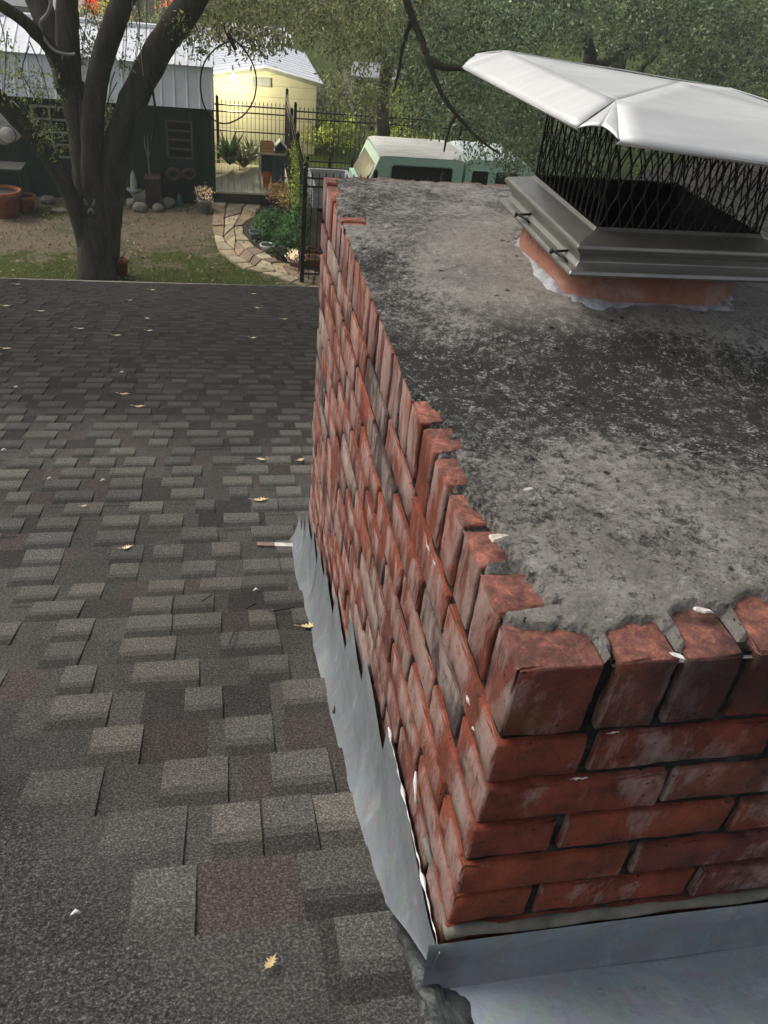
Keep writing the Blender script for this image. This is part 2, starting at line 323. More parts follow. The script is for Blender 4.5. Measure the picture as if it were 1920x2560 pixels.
def chimney_bricks():
    m=M(); J=.0105; W=.057; Hh=.092; Lb=.194; D=.093
    near=lambda y: .012 if y<.5 else (.02 if y<1.0 else .03)
    # rowlocks on the west rim
    y=0; k=0
    while y<CL-.03:
        lo=(0+random.uniform(-.001,.0015),y,-Hh); hi=(Lb if k else .080,min(y+W,CL),random.uniform(-.003,.001))
        rz=Matrix.Rotation(random.uniform(-.008,.008),3,'X')
        rbox(m,lo,hi,rc(),near(y),.0028,.0013,rz); y+=W+J; k+=1
    # rowlocks on the near rim
    x=.0905
    while x<CW-.03:
        rz=Matrix.Rotation(random.uniform(-.05,.03),3,'Y')
        rbox(m,(x,random.uniform(-.001,.003),-Hh),(min(x+W,CW),Lb,random.uniform(-.004,0)),rc(),.012,.0032,.0018,rz); x+=W+J
    x=.2
    while x<CW-.06:
        rbox(m,(x,CL-Lb,-Hh),(x+W,CL,-.002),rc(),.05); x+=W+J
    # stretcher courses
    for c in range(1,22):
        zt=-.1035-.0677*(c-1); zb=zt-.0552
        odd=c%2==1
        # near face
        if zt>-.62:
            edges=[0,.092]+[.1025+.2032*i for i in range(0,5)] if odd else [0]+[.2045+.2032*i for i in range(0,5)]
            st=[(0,.092)] if odd else [(0,.194)]
            xx=.1025 if odd else .2045
            while xx<CW: st.append((xx,min(xx+.1927,CW))); xx+=.2032
            for a,b in st:
                if a==0 : # corner brick returns down the west side
                    b2=.194 if odd else .092
                    rbox(m,(0,0,zb),(b,b2,zt),rc(),.012,.0028,.0013)
                else: rbox(m,(a,random.uniform(-.002,.003),zb),(b,D,zt),rc(),.013,.0028,.0014,Matrix.Rotation(random.uniform(-.006,.006),3,'Y'))
        else: 
            rbox(m,(0,0,zb),(.092,.194 if odd else .092,zt),rc(),.04)
        y=(.2045 if odd else .1025)
        while y<CL-.02:
            y2=min(y+.1927,CL)
            if zb<roofz((y+y2)/2)-.16: y+=.2032; continue
            col=rc()
            if random.random()<.10: col=(.06,.045,.04)
            if random.random()<.09: col=(.27,.19,.155)
            rbox(m,(random.uniform(-.001,.0015),y,zb),(D,y2,zt),col,near(y)*1.15,.0026,.0013,Matrix.Rotation(random.uniform(-.002,.002),3,'X')); y+=.2032
    o=m.build('brickwork',BRICK,chim,smooth=True)
    c=M(); ny,nz=160,70     # mortar core: a lumpy box set back from the brick faces
    def grid(fn,nu,nv,flip=False):
        V=[fn(i/nu,j/nv) for i in range(nu+1) for j in range(nv+1)]; F=[]
        for i in range(nu):
            for j in range(nv):
                q=(i*(nv+1)+j,(i+1)*(nv+1)+j,(i+1)*(nv+1)+j+1,i*(nv+1)+j+1); F.append(q[::-1] if flip else q)
        c.add(V,F)
    dn=lambda a,b,g=0: (.0055 if a<20 else .0075)+.0025*noise.noise(Vector((a*30,b*30,3)))+.004*max(0,noise.noise(Vector((a*9,b*9,7))))
    grid(lambda u,v:(dn(u*CL,v*1.6),.008+u*(CL-.016),-.006-v*1.6),200,160,True)
    grid(lambda u,v:(.008+u*(CW-.016),dn(u*CW+50,v),-.006-v*.9),130,130,False)
    c.box((.012,.012,-1.9),(CW-.01,CL-.01,-.0065)); c.build('mortar',MORTAR,chim,smooth=True)
chimney_bricks()
# ------------------------------------------------------------------ crown
def crown():
    def axis(L,a,b,mid=None):
        v=[0.];s=a
        while v[-1]<L: v.append(v[-1]+s); s=min(b,s*1.03)
        v[-1]=L; return v
    xs=axis(CW+.004,.0028,.010); ys=axis(CL+.004,.0028,.0085)
    br=[(0,.057),(.0675,.1245),(.135,.192),(.2025,.2595),(.27,.327),(.3375,.3945),(.405,.462)]
    expW=[.05,.050,.032,.024,.026,.032,.02]
    def nz(x,y,s,o=0): return noise.noise(Vector((x*s+o,y*s,o)))
    def inx(y):                      # how far the brick shows on the west rim at y
        e=.004
        for (a,b),w_ in zip(br,expW):
            if a-.003<y<b+.002: e=w_*(1-.25*(y-a)/.057)
        if 1.17<y<1.235: e=.05; 
        if y>1.36: e=.018+.05*max(0,nz(0,y,18,3))
        if .462<y<1.16: e=-.012+.016*max(0,nz(0,y,9,4))
        return e
    bx=[(.0905+.0675*i,.1475+.0675*i) for i in range(12)]; bw=[.042,.060,.068,.062,.058,.065]*2
    def iny(x):
        if x<.080: return .052-.026*max(0,(x-.005)/.075)
        e=.012
        for (a,b),w_ in zip(bx,bw):
            if a-.002<x<b+.002: e=w_*(.75+.25*math.sin((x-a)/.057*3.1))
        return e
    V=[];H={}
    fx,fy=.447,.87
    for y in ys:
        for x in xs:
            d=min(x-inx(y), y-iny(x)) if x>.085 else x-inx(y)
            if x<.080 and y<.06: d=max(-.03,min(y-iny(x)+.0, .02)) if y-iny(x)>-.03 else -.03
            d=min(d,CW+.004-x+.002, CL-y+.004)
            d+=.006*nz(x,y,75,1)+.008*nz(x,y,24,2)+.003*nz(x,y,190,9)
            e=max(0,min(1,d/.0028+.5))
            rr=math.hypot(max(abs(x-fx)-.15,0),max(abs(y-fy)-.16,0))
            rise=.026*max(0,1-rr/.30)**1.2
            edge=min(x,y*1.0,CW-x,CL-y); body=.0035+.009*min(1,max(0,edge)/.16)*(1 if y<1.1 else max(.15,1-(y-1.1)/.25))-.014*math.exp(-((y-.47)/.11)**2)*min(1,edge/.1)
            shelf=.0015*max(0,min(1,(y-1.18)/.05))
            z=body+rise+shelf+.0035*nz(x,y,9,5)+.0028*nz(x,y,38,6)+.0020*nz(x,y,95,8)+.0012*nz(x,y,220,4)
            top=z; z=-.011*(1-e)+max(.0025,top)*e if e<1 else max(.003,top)
            V.append((x+(.0035 if y<.462 or y>1.3 else -.0008),y+.0035,z))
    n=len(xs); m=M()
    F=[(j*n+i,j*n+i+1,(j+1)*n+i+1,(j+1)*n+i) for j in range(len(ys)-1) for i in range(n-1)]
    m.add(V,F); m.build('mortar_crown',CEM,chim,smooth=True)
crown()
def flue():
    n=NT('terracotta_flue'); a=n.noise(10,7,.7,dist=.5); c=n.ramp(a,(.3,(.24,.095,.058)),(.52,(.31,.135,.09)),(.70,(.40,.29,.25)))
    c=n.mix(n.ramp(n.noise(24,6,.7),(.58,0),(.7,.8)),c,(.05,.035,.03)); n.bump(n.noise(60,6),.4,.006); T=n.fin(c,.85)
    def rr(x0,y0,x1,y1,r,k=6):
        P=[]
        for cx,cy,a0 in ((x1-r,y1-r,0),(x0+r,y1-r,90),(x0+r,y0+r,180),(x1-r,y0+r,270)):
            for i in range(k+1): t=math.radians(a0+90*i/k); P.append((cx+r*math.cos(t),cy+r*math.sin(t)))
        return P
    def ring(m,loops,t=(1,1,1)):
        n_=len(loops[0]); V=[p for l in loops for p in l]; m.add(V,[(i*n_+k,i*n_+(k+1)%n_,(i+1)*n_+(k+1)%n_,(i+1)*n_+k) for i in range(len(loops)-1) for k in range(n_)],t)
    o=rr(.295,.71,.605,1.03,.07); i_=rr(.325,.74,.575,1.0,.05)
    m=M(); ring(m,[[(*p,-.05) for p in o],[(*p,.125) for p in o],[(*p,.125) for p in i_]]); m.build('flue_tile',T,chim,smooth=True)
    SO=simple('flue_soot',(.010,.009,.008),.95); m=M(); ring(m,[[(*p,.1262) for p in rr(.299,.714,.601,1.026,.068)],[(*p,.1262) for p in i_],[(*p,-.3) for p in i_]]); m.add([(*p,-.29) for p in i_],[tuple(range(len(i_)))]); m.build('flue_bore',SO,chim)
    # pale sealant smeared round the tile foot
    b=NT('pale_sealant'); c=b.ramp(b.noise(30,6,.7),(.32,(.16,.16,.16)),(.45,(.30,.315,.33)),(.65,(.46,.48,.50)),(.8,(.25,.25,.25))); b.bump(b.noise(70,6),.7,.008); SL=b.fin(c,.6)
    m=M(); L=[]
    K=8
    for w0,h in ((.023,-.009),(.016,.001),(.005,.006),(-.003,.011),(-.010,.005)):
        P=rr(.295,.71,.605,1.03,.07,14); q=[]
        for (x,y) in P:
            cx,cy=.45,.87; dx,dy=x-cx,y-cy; l=math.hypot(dx,dy); k=(w0*(1+1.0*noise.noise(Vector((x*26,y*26,w0*9))))+.5*w0*(.3 if x<.4 else 0))
            base=.033; q.append((x+dx/l*k,y+dy/l*k,base+h+.009*noise.noise(Vector((x*34,y*34,2)))+.004*noise.noise(Vector((x*90,y*90,6)))))
        L.append(q)
    ring(m,L); m.build('sealant_ring',SL,chim,smooth=True)
flue()
# ------------------------------------------------------------------ flashing
def flashing():
    # stepped pieces on the west face: every piece climbs one brick course
    tips=[(1.70,-1.105),(1.60,-1.045),(1.524,-.972),(1.378,-.914),(1.22,-.851),(1.087,-.805),(.904,-.728),(.715,-.628),(.545,-.556),(.335,-.492),(-.012,-.452)]
    def surf(y,z,zb,lift=0):
        hz=max(0,z-zb); near=max(0,min(1,(.20-y)/.2)); return -.0035-(.036*(1-near)+.008*near)*math.exp(-hz/.055)-.004*noise.noise(Vector((y*5,z*6,1)))-.0015*noise.noise(Vector((y*21,z*15,2)))-lift
    for i in range(len(tips)-1):
        y1,z1=tips[i]; y0=tips[i+1][0]; last=i==len(tips)-2
        m=M(); N1,N2=(30 if last else 12),12; V=[]
        lo=y0 if last else y0-.012
        for a in range(N1+1):
            y=y1+(lo-y1)*a/N1; nr=max(0,min(1,(.15-y)/.16)); nr=nr*nr*(3-2*nr)
            zb=roofz(y)+.006+.055*nr+.004*math.sin(y*23)
            zt=z1+(.0185*(y1-y)/(y1-lo) if last else 0)
            for b in range(N2+1):
                t=b/N2; z=zt+(zb-zt)*t; ys=y+(.035*(t**1.5) if a==0 else 0)*0
                V.append((surf(y,z,zb,.0006*(i%2)+(.0015 if a<1 else 0)),y,z))
            V.append((surf(y,zb,zb)-.003,y,zb-.0035))
        k=N2+2; F=[(a*k+b,a*k+b+1,(a+1)*k+b+1,(a+1)*k+b) for a in range(N1) for b in range(N2+1)]
        m.add(V,F); m.build('step_flashing',FLASH,chim,smooth=True)
    # apron along the near face, then the cricket pan
    m=M(); V=[]; xs=np.linspace(-.02,CW+.05,40)
    for x in xs:
        zt=-.4625+.002*math.sin(x*9); wv=.0015*noise.noise(Vector((x*8,0,4)))
        V+=[(x,-.0045,zt),(x,-.0075+wv,zt-.004),(x,-.009+wv,-.49),(x,-.012+wv,-.515),(x,-.016+wv,-.537),(x,-.020+wv,-.545)]
    F=[(i*6+j,i*6+j+1,(i+1)*6+j+1,(i+1)*6+j)[::-1] for i in range(39) for j in range(5)]
    m.add(V,F); m.build('apron_flashing',FLASH,chim,smooth=True)
    m=M(); V=[]
    for a in range(31):
        x=(-.036 if a==0 else -.03+a*(CW+.5)/30)
        for b in range(14):
            y=-.0175-b*.045
            xe=x+(-.012*math.sin(b*.9) if a==0 else 0)
            V.append((xe+ (.05+.02*noise.noise(Vector((b*.8,1,1)))) *(1 if a==0 else 0),y,-.547+(-y-.0175)*.395+.002*noise.noise(Vector((x*5,y*5,0)))))
    F=[(a*14+b,a*14+b+1,(a+1)*14+b+1,(a+1)*14+b)[::-1] for a in range(30) for b in range(13)]
    m.add(V,F); m.build('cricket_pan',PAN,chim,smooth=True)
    TAR=NT('old_roof_tar'); c=TAR.ramp(TAR.noise(20,6,.7),(.3,(.012,.013,.013)),(.7,(.055,.062,.062))); TAR.bump(TAR.noise(45,6),.6,.01); TARm=TAR.fin(c,.45)
    def blob(m,cx,cy,rx,ry,z,h,seed,n=40,rings=5):
        V=[];F=[]
        for r in range(rings+1):
            for k in range(n):
                a=2*math.pi*k/n; w_=1+.35*noise.noise(Vector((math.cos(a)*1.6+seed,math.sin(a)*1.6,seed)))+.15*noise.noise(Vector((math.cos(a)*5+seed,math.sin(a)*5,seed)))
                t=r/rings; x=cx+rx*w_*t*math.cos(a); y=cy+ry*w_*t*math.sin(a)
                V.append((x,y,z(x,y)+h*(1-t**4)+h*.4*noise.noise(Vector((x*60,y*60,seed)))-.001))
        for r in range(rings):
            for k in range(n): F.append((r*n+k,r*n+(k+1)%n,(r+1)*n+(k+1)%n,(r+1)*n+k)[::-1])
        m.add(V,F)
    m=M(); zr=lambda x,y: max(roofz(y)+.012,-.547+(-y-.0175)*.395)
    blob(m,.004,-.085,.030,.085,zr,.006,3); blob(m,.022,-.20,.034,.10,zr,.005,5); blob(m,-.012,-.012,.018,.05,lambda x,y:roofz(y)+.010,.012,8)
    m.build('tar_patch',TARm,chim,smooth=True)
    m=M(); P=[(-.026,.11,roofz(.11)+.008),(-.022,.06,roofz(.06)+.020),(-.016,.01,roofz(.01)+.030),(-.008,-.04,roofz(-.04)+.022),(.006,-.10,roofz(-.1)+.012),(.016,-.20,roofz(-.2)+.012),(.02,-.34,roofz(-.34)+.012)]; Q=[];R_=[]
    for q in np.linspace(0,len(P)-1,60):
        a=min(int(q),len(P)-2); f=q-a; p=np.array(P[a])*(1-f)+np.array(P[a+1])*f; Q.append(tuple(p+.003*np.array(noise.noise_vector(Vector(p*40))))); R_.append((.005+.010*min(1,q/2.2))*(1+.35*noise.noise(Vector((q*2.2,0,0)))))
    m.tube(Q,R_,14)
    for k in range(len(Q)):
        for a in range(14):
            v=m.v[k*14+a]; m.v[k*14+a]=(v[0]+.003*noise.noise(Vector(v)*90),v[1],Q[k][2]-.006+(v[2]-Q[k][2])*.42+.003*noise.noise(Vector(v)*55))
    m.build('tar_bead',TARm,chim,smooth=True)
    # old caulk: white bead along the top of the long near piece, grey lip under the front bricks
    CK=simple('old_white_caulk',(.72,.72,.70),.5,0,.2,30); m=M()
    P=[];R_=[]
    for i in range(60):
        t=i/59; y=.335-.345*t; P.append((-.006+.002*noise.noise(Vector((i*.3,0,0))),y,-.492+.0185*t+.002*noise.noise(Vector((i*.5,2,0))))); R_.append(max(.0003,.0009+.0042*noise.noise(Vector((i*.22,5,0)))+.0008*noise.noise(Vector((i*.9,1,0)))))
    m.tube(P,R_,7)
    m.tube([(-.003,.19,-.402),(-.005,.178,-.408),(-.006,.165,-.42),(-.005,.158,-.428)],[.001,.003,.0015,.003],6)
    m.build('caulk_bead',CK,chim,smooth=True)
    GL=simple('grey_mortar_lip',(.15,.14,.115),.95,0,.4,26); m=M()
    P=[(-.004+x*.0,-.001+.003*noise.noise(Vector((x*12,0,0))),-.447+.003*noise.noise(Vector((x*20,1,0)))) for x in np.linspace(-.001,CW,70)]
    P=[(-.001+.9*i/69,P[i][1],P[i][2]) for i in range(70)]
    m.tube([(q[0],q[1]+.003,q[2]-.003) for q in P],.0085,8); P=[(.002+.002*noise.noise(Vector((y*12,0,0))),y,-.447) for y in np.linspace(-.003,.12,20)]; m.tube(P,.004,8)
    m.build('mortar_lip',GL,chim,smooth=True)
flashing()
def debris():
    CK=simple('white_mortar_fleck',(.55,.52,.48),.75,0,.2,60)
    for (x,y,z,dy,dx,r) in [(-.0015,.285,-.108,.02,0,.0015),(-.001,.255,-.105,.012,0,.001),(-.0015,.075,-.135,.012,0,.0028),(-.001,.052,-.148,.006,0,.002),(.105,-.001,-.097,0,.014,.0014),(.085,-.001,-.165,0,.02,.0018),(.36,-.001,-.163,0,.03,.0022)]:
        m=M(); n_=6; P=[(x+dx*i/n_,y+dy*i/n_,z+random.uniform(-.0015,.0015)) for i in range(n_+1)]
        m.tube(P,[r*random.uniform(.3,1.1)*(math.sin(math.pi*(i+.4)/(n_+.8))) for i in range(n_+1)],6); m.build('mortar_fleck',CK,chim,smooth=True)
debris()
def chip(name,label,c,r,h,col,rz,grp=None,col2=None,seed=1):
    m=M(); n_=9; V=[];
    for k in range(n_):
        a=2*math.pi*k/n_; q=random.uniform(.55,1.25); V.append((r[0]*q*math.cos(a),r[1]*q*math.sin(a),0))
    V+=[(x*.75,y*.75,.6*h*(1+.3*noise.noise(Vector((x*90,y*90,seed))))) for x,y,_ in V[:n_]]
    R=Matrix.Rotation(rz,3,'Z'); V=[R@Vector(v) for v in V]
    m.add(V,[(k,(k+1)%n_,(k+1)%n_+n_,k+n_) for k in range(n_)]+[tuple(range(n_,2*n_)),tuple(range(n_))[::-1]])
    o=m.build(name,simple('chip_'+str(seed),col,.8,0,.45,70)); o.location=c; tag(o,label,'chip',grp); return o
chip('mortar_chip','large white and rust mortar chip on the crown behind the third rim brick',tuple(atz(1245,1345,.014)),(.014,.006),.004,(.60,.50,.43),.1,seed=2)
chip('mortar_chip','flat white chip at the crown edge above the third front rim brick',tuple(atz(1755,1527,.008)),(.013,.0035),.003,(.62,.57,.52),-.3,seed=3)
chip('mortar_chip','small white chip caught between the front rim bricks',tuple(atz(1692,1639,.003)),(.008,.003),.002,(.65,.64,.62),-.5,seed=4)
chip('mortar_chip','tiny pale chip alone on the grey middle of the crown',tuple(atz(1322,1223,.014)),(.006,.003),.002,(.6,.56,.52),.2,seed=5)
crack_=1
def crack():
    m=M(); P=[]
    for i,u in enumerate(np.linspace(1640,1765,26)):
        p=atz(u,1127+3*math.sin(i*.7)+2.5*noise.noise(Vector((i*.6,0,0))),.0125); P.append((p[0],p[1],.0122+.0012*math.sin(i)))
    m.tube(P,[max(.0001,.0009*math.sin(i*.9)+.0003) for i in range(26)],5); m.build('crack_filler',simple('crack_filler',(.4,.38,.36),.8),chim)
crack()
# ------------------------------------------------------------------ chimney cap
def cap():
    t=thing('chimney_cap','bright steel chimney cap with wide creased lid on black diamond mesh','chimney cap',(.445,.86,.10))
    n=NT('brushed_lid_steel'); st=n.noise(8,5,.6,stretch=(1,6,1)); c=n.ramp(st,(.3,(.58,.585,.56)),(.7,(.68,.68,.655))); n.bump(n.noise(3,3),.06,.05); LID=n.fin(c,n.ramp(n.noise(14,5),(.3,.42),(.7,.58)),.35)
    n=NT('grey_base_steel'); st=n.noise(14,6,.6,stretch=(1,1,5)); c=n.ramp(st,(.3,(.26,.25,.225)),(.7,(.38,.365,.33))); n.bump(n.noise(5,3),.08,.03); BASE=n.fin(c,.36,.8)
    T_=[np.array(p) for p in ((.270,.655,.3345),(.690,.655,.312),(.678,1.075,.308),(.252,1.080,.3345))]
    P=np.array((.470,.872,.336))
    # flap outlines: two free ends for every side
    fl=[((.250,.575,.3015),(.735,.548,.272)),((.775,.63,.266),(.765,1.10,.266)),((.70,1.165,.274),(.215,1.155,.3185)),((.180,1.10,.3035),(.212,.625,.3045))]
    m=M()
    def patch(a,b,c_,d,nu=14,nv=6,sag=0,curl=0):
        V=[]
        for i in range(nu+1):
            for j in range(nv+1):
                u,v=i/nu,j/nv; p=(a*(1-u)+b*u)*(1-v)+(d*(1-u)+c_*u)*v
                p=p+np.array((0,0,1))*(sag*math.sin(math.pi*u)*math.sin(math.pi*v)+curl*math.sin(math.pi*v)+.0012*noise.noise(Vector((p[0]*9,p[1]*9,1))))
                V.append(p)
        F=[(i*(nv+1)+j,(i+1)*(nv+1)+j,(i+1)*(nv+1)+j+1,i*(nv+1)+j+1) for i in range(nu) for j in range(nv)]
        m.add(V,F)
    for k in range(4):
        a,b=T_[k],T_[(k+1)%4]
        V=[];N=14      # top triangle with a slight dish, so the creases read
        for i in range(N+1):
            for j in range(i+1):
                w_=i/N; u=j/i if i else 0; p=P*(1-w_)+(a*(1-u)+b*u)*w_; p=p-np.array((0,0,1))*.008*math.sin(math.pi*u)*math.sin(math.pi*min(1,w_*.9)); V.append(p)
        ix=lambda i,j:i*(i+1)//2+j; F=[]
        for i in range(N):
            for j in range(i+1):
                F.append((ix(i,j),ix(i+1,j),ix(i+1,j+1)))
                if j<i: F.append((ix(i,j),ix(i+1,j+1),ix(i,j+1)))
        m.add(V,F)
        f0,f1=[np.array(q) for q in fl[k]]; patch(a,b,f1,f0,curl=.0015)
        out=(f0+f1)/2-(a+b)/2; out[2]=0; out/=np.linalg.norm(out)    # small hem under the edge
        m.add([f0,f1,f1-np.array((0,0,.004))-out*.006,f0-np.array((0,0,.004))-out*.006],[(0,1,2,3)])
        # inward fold at the corner
        prev=np.array(fl[(k-1)%4][1]); Tn=a; mid=(f0+prev)/2; inn=(mid-Tn); fold=Tn+inn*.86+np.array((0,0,.004))
        for q0,q1 in ((f0,0),(prev,1)):
            V=[];
            for i in range(7):
                for j in range(7):
                    u,v=i/6,j/6; p=(Tn*(1-v)+fold*v)*(1-u)+(Tn*(1-v)+q0*v)*u; p=p+np.array((0,0,.002))*math.sin(math.pi*u)*v; V.append(p)
            m.add(V,[(i*7+j,(i+1)*7+j,(i+1)*7+j+1,i*7+j+1) for i in range(6) for j in range(6)])
    lid=m.build('lid',LID,t,smooth=False)
    md=lid.modifiers.new('thickness','SOLIDIFY'); md.thickness=.0012
    for p in lid.data.polygons: p.use_smooth=True
    lid.data.set_sharp_from_angle(angle=math.radians(28)) if hasattr(lid.data,'set_sharp_from_angle') else None
    # mesh walls of expanded metal
    x0,x1,y0,y1,zb=.315,.585,.715,1.005,.148
    MW=simple('black_mesh_wire',(.028,.026,.025),.45,.4,.3); 
    def wall(a,b):
        m=M(); a=np.array(a);b=np.array(b); L=np.linalg.norm(b-a); n_=int(round(L/.0200)); dx=L/n_; hh=.0165; rows=12
        e=(b-a)/L; nrm=np.array((-e[1],e[0],0))
        ztop=lambda q: .322-.05*max(0,(q[0]-.30))
        for i in range(n_+1):
            for s in (1,-1):
                P=[]
                for r in range(rows*2+1):
                    z=zb-.006+r*hh/2
                    ph=(r%4)/4*2*math.pi; off=(1-math.cos(r*math.pi/2))/2      # 0,.5,1,.5
                    off=[0,.42,.5,.5*.84][0] if False else (.25*(1-math.cos(r*math.pi/4)))
                    q=a+e*min(max(dx*(i+s*off),0),L)
                    if z>ztop(q): break
                    P.append((q[0]+nrm[0]*s*.0008,q[1]+nrm[1]*s*.0008,z))
                if len(P)>1: m.tube(P,.00125,4,cap=False)
        return m.build('mesh_screen',MW,t)
    for a,b in (((x0,y0,0),(x1,y0,0)),((x1,y0,0),(x1,y1,0)),((x1,y1,0),(x0,y1,0)),((x0,y1,0),(x0,y0,0))): wall(a,b)
    # base: sloping ledge, cove and bottom roll
    cx0,cx1,cy0,cy1=.273,.630,.674,1.050
    prof=[(.040,.156),(.036,.151),(.004,.141),(.001,.139),(.0,.134),(.004,.128),(.012,.122),(.014,.112),(.008,.106),(-.002,.103),(-.005,.098),(-.003,.094),(.004,.093)]
    m=M(); loops=[]
    for ins,z in prof: loops.append([(cx0+ins,cy0+ins,z),(cx1-ins,cy0+ins,z),(cx1-ins,cy1-ins,z),(cx0+ins,cy1-ins,z)])
    V=[p for l in loops for p in l]; F=[(i*4+k,(i+1)*4+k,(i+1)*4+(k+1)%4,i*4+(k+1)%4) for i in range(len(loops)-1) for k in range(4)]
    m.add(V,F); b=m.build('base_flange',BASE,t)
    md=b.modifiers.new('bev','BEVEL'); md.width=.0012; md.segments=2
    SO=simple('sooty_inner_steel',(.008,.008,.008),.8); m=M()
    a=.046; q0=[(cx0+a,cy0+a),(cx1-a,cy0+a),(cx1-a,cy1-a),(cx0+a,cy1-a)]
    V=[(*p,.1545) for p in q0]+[(*p,.1255) for p in q0]; m.add(V,[(k,(k+1)%4,4+(k+1)%4,4+k) for k in range(4)]); m.build('inner_collar',SO,t)
    RS=simple('dark_screw',(.03,.028,.025),.5,.6)
    for u,v,l in ((.735,.109,.03),(.92,.110,.028)):
        m=M(); m.tube([(cx0+.016,u,.112),(cx0-.012,u+.0,.110)],.0022,8); m.tube([(cx0-.012,u,.110),(cx0-.0145,u,.110)],[.0048,.0044],6)
        m.tube([(cx0-.010,u-.004,.1105),(cx0-.004,u-.030,.1115),(cx0+.002,u-.034,.106)],.0018,6)
        m.build('screw',RS,t,smooth=True)
cap()
# ------------------------------------------------------------------ ground
G=-5.0
def mat_ground():
    n=NT('yard_ground'); a=n.noise(.55,6,.65,dist=.6); b=n.noise(7,6,.75); f=n.noise(45,4,.8)
    mul=n.ramp(f,(.3,(.10,.078,.052)),(.55,(.225,.185,.13)),(.75,(.36,.31,.23)))
    gr=n.ramp(f,(.3,(.032,.045,.010)),(.6,(.09,.115,.028)),(.8,(.19,.19,.07)))
    k=n.math('ADD',n.math('MULTIPLY',a,.75),n.math('MULTIPLY',b,.35)); x,y,z=n.sep()
    k=n.math('ADD',k,n.ramp(y,(0,.0),(1,.0))); near=n.N('ShaderNodeMapRange'); near.inputs[1].default_value=13.2; near.inputs[2].default_value=15.8; near.inputs[3].default_value=.12; near.inputs[4].default_value=-.02; n.L(y,near.inputs[0])
    farg=n.N('ShaderNodeMapRange'); farg.inputs[1].default_value=21; farg.inputs[2].default_value=24; farg.inputs[3].default_value=0; farg.inputs[4].default_value=.2; n.L(y,farg.inputs[0])
    k=n.math('ADD',n.math('ADD',k,near.outputs[0]),farg.outputs[0]); c=n.mix(n.ramp(k,(.52,0),(.60,1)),mul,gr)
    n.bump(f,.8,.03); return n.fin(c,.95,spec=.1)
m=M(); 
V=[];xs=np.linspace(-60,60,41);ys=np.concatenate([np.linspace(-6,30,37),np.linspace(34,220,30)])
for y in ys:
    for x in xs: V.append((x,y,G+(.0 if y<26 else (y-26)*.012)+.03*noise.noise(Vector((x*.4,y*.4,0)))*(1 if y<40 else 6)))
n_=len(xs); m.add(V,[(j*n_+i,j*n_+i+1,(j+1)*n_+i+1,(j+1)*n_+i) for j in range(len(ys)-1) for i in range(n_-1)])
tag(m.build('ground',mat_ground(),smooth=True),kind='structure')
def gp(u,v,z=G+.03): p=atz(u,v,z); return (float(p[0]),float(p[1]))
# path of flagstones
def path():
    out=[gp(*p) for p in ((528,500),(528,520),(529,545),(531,590),(545,622),(575,652),(615,675),(680,690),(745,712),(800,735),(860,760))]
    inn=[gp(*p) for p in ((655,500),(650,520),(640,542),(607,560),(612,590),(640,620),(680,645),(725,660),(775,678),(850,695),(900,705))]
    def sm(P,t):
        k=t*(len(P)-1); i=min(int(k),len(P)-2); f=k-i; return np.array(P[i])*(1-f)+np.array(P[i+1])*f
    m=M(); NS=17; L_=3; jit={}
    def node(i,l):
        if (i,l) not in jit: jit[(i,l)]=(random.uniform(-.32,.32) if l>0 and l<L_ else random.uniform(-.2,.2),random.uniform(-.16,.16))
        a,b=jit[(i,l)]; t=min(1,max(0,(i+a+(.5 if l%2 else 0))/NS)); s=min(1.03,max(-.03,(l+b)/L_)); p=sm(out,t)*(1-s)+sm(inn,t)*s; return p
    for i in range(NS):
        for l in range(L_):
            q=[node(i,l),node(i+1,l),node(i+1,l+1),node(i,l+1)]; c=sum(q)/4
            if random.random()<.0: continue
            e=[]
            for k in range(4):
                a,b=q[k],q[(k+1)%4]
                for t in (.08,.36,.64,.92):
                    p=a*(1-t)+b*t; p=c+(p-c)*(.93+random.uniform(-.04,.015)); e.append(p)
            h=G+.05+random.uniform(-.012,.012); f=random.uniform(.75,1.2); col=random.choice([(.40,.31,.18),(.46,.37,.23),(.36,.27,.17),(.50,.42,.28),(.34,.24,.17)]); col=tuple(x*f for x in col)
            N=len(e); Vv=[(p[0],p[1],h-.012) for p in e]+[((c+(p-c)*.93)[0],(c+(p-c)*.93)[1],h) for p in e]+[(p[0],p[1],G-.02) for p in e]
            m.add(Vv,[(k,(k+1)%N,(k+1)%N+N,k+N) for k in range(N)]+[tuple(range(N,2*N))]+[(k+2*N,(k+1)%N+2*N,(k+1)%N,k) for k in range(N)],col)
    tag(m.build('path',simple('flagstone',(1,1,1),.85,0,.3,5,tint=True,bump=.5,bscale=18)),kind='structure')
    # dark planting soil right of the path
    B=inn+[gp(900,640),gp(900,520),gp(700,505)]
    mm=M(); mm.add([(x,y,G+.045) for x,y in B],[tuple(range(len(B)))]); mm.add([(x,y,G+.045) for x,y in B],[])
    tag(mm.build('ground',simple('dark_bed_soil',(.045,.034,.026),.95,0,.5,20,bump=.7)),kind='structure')
path()
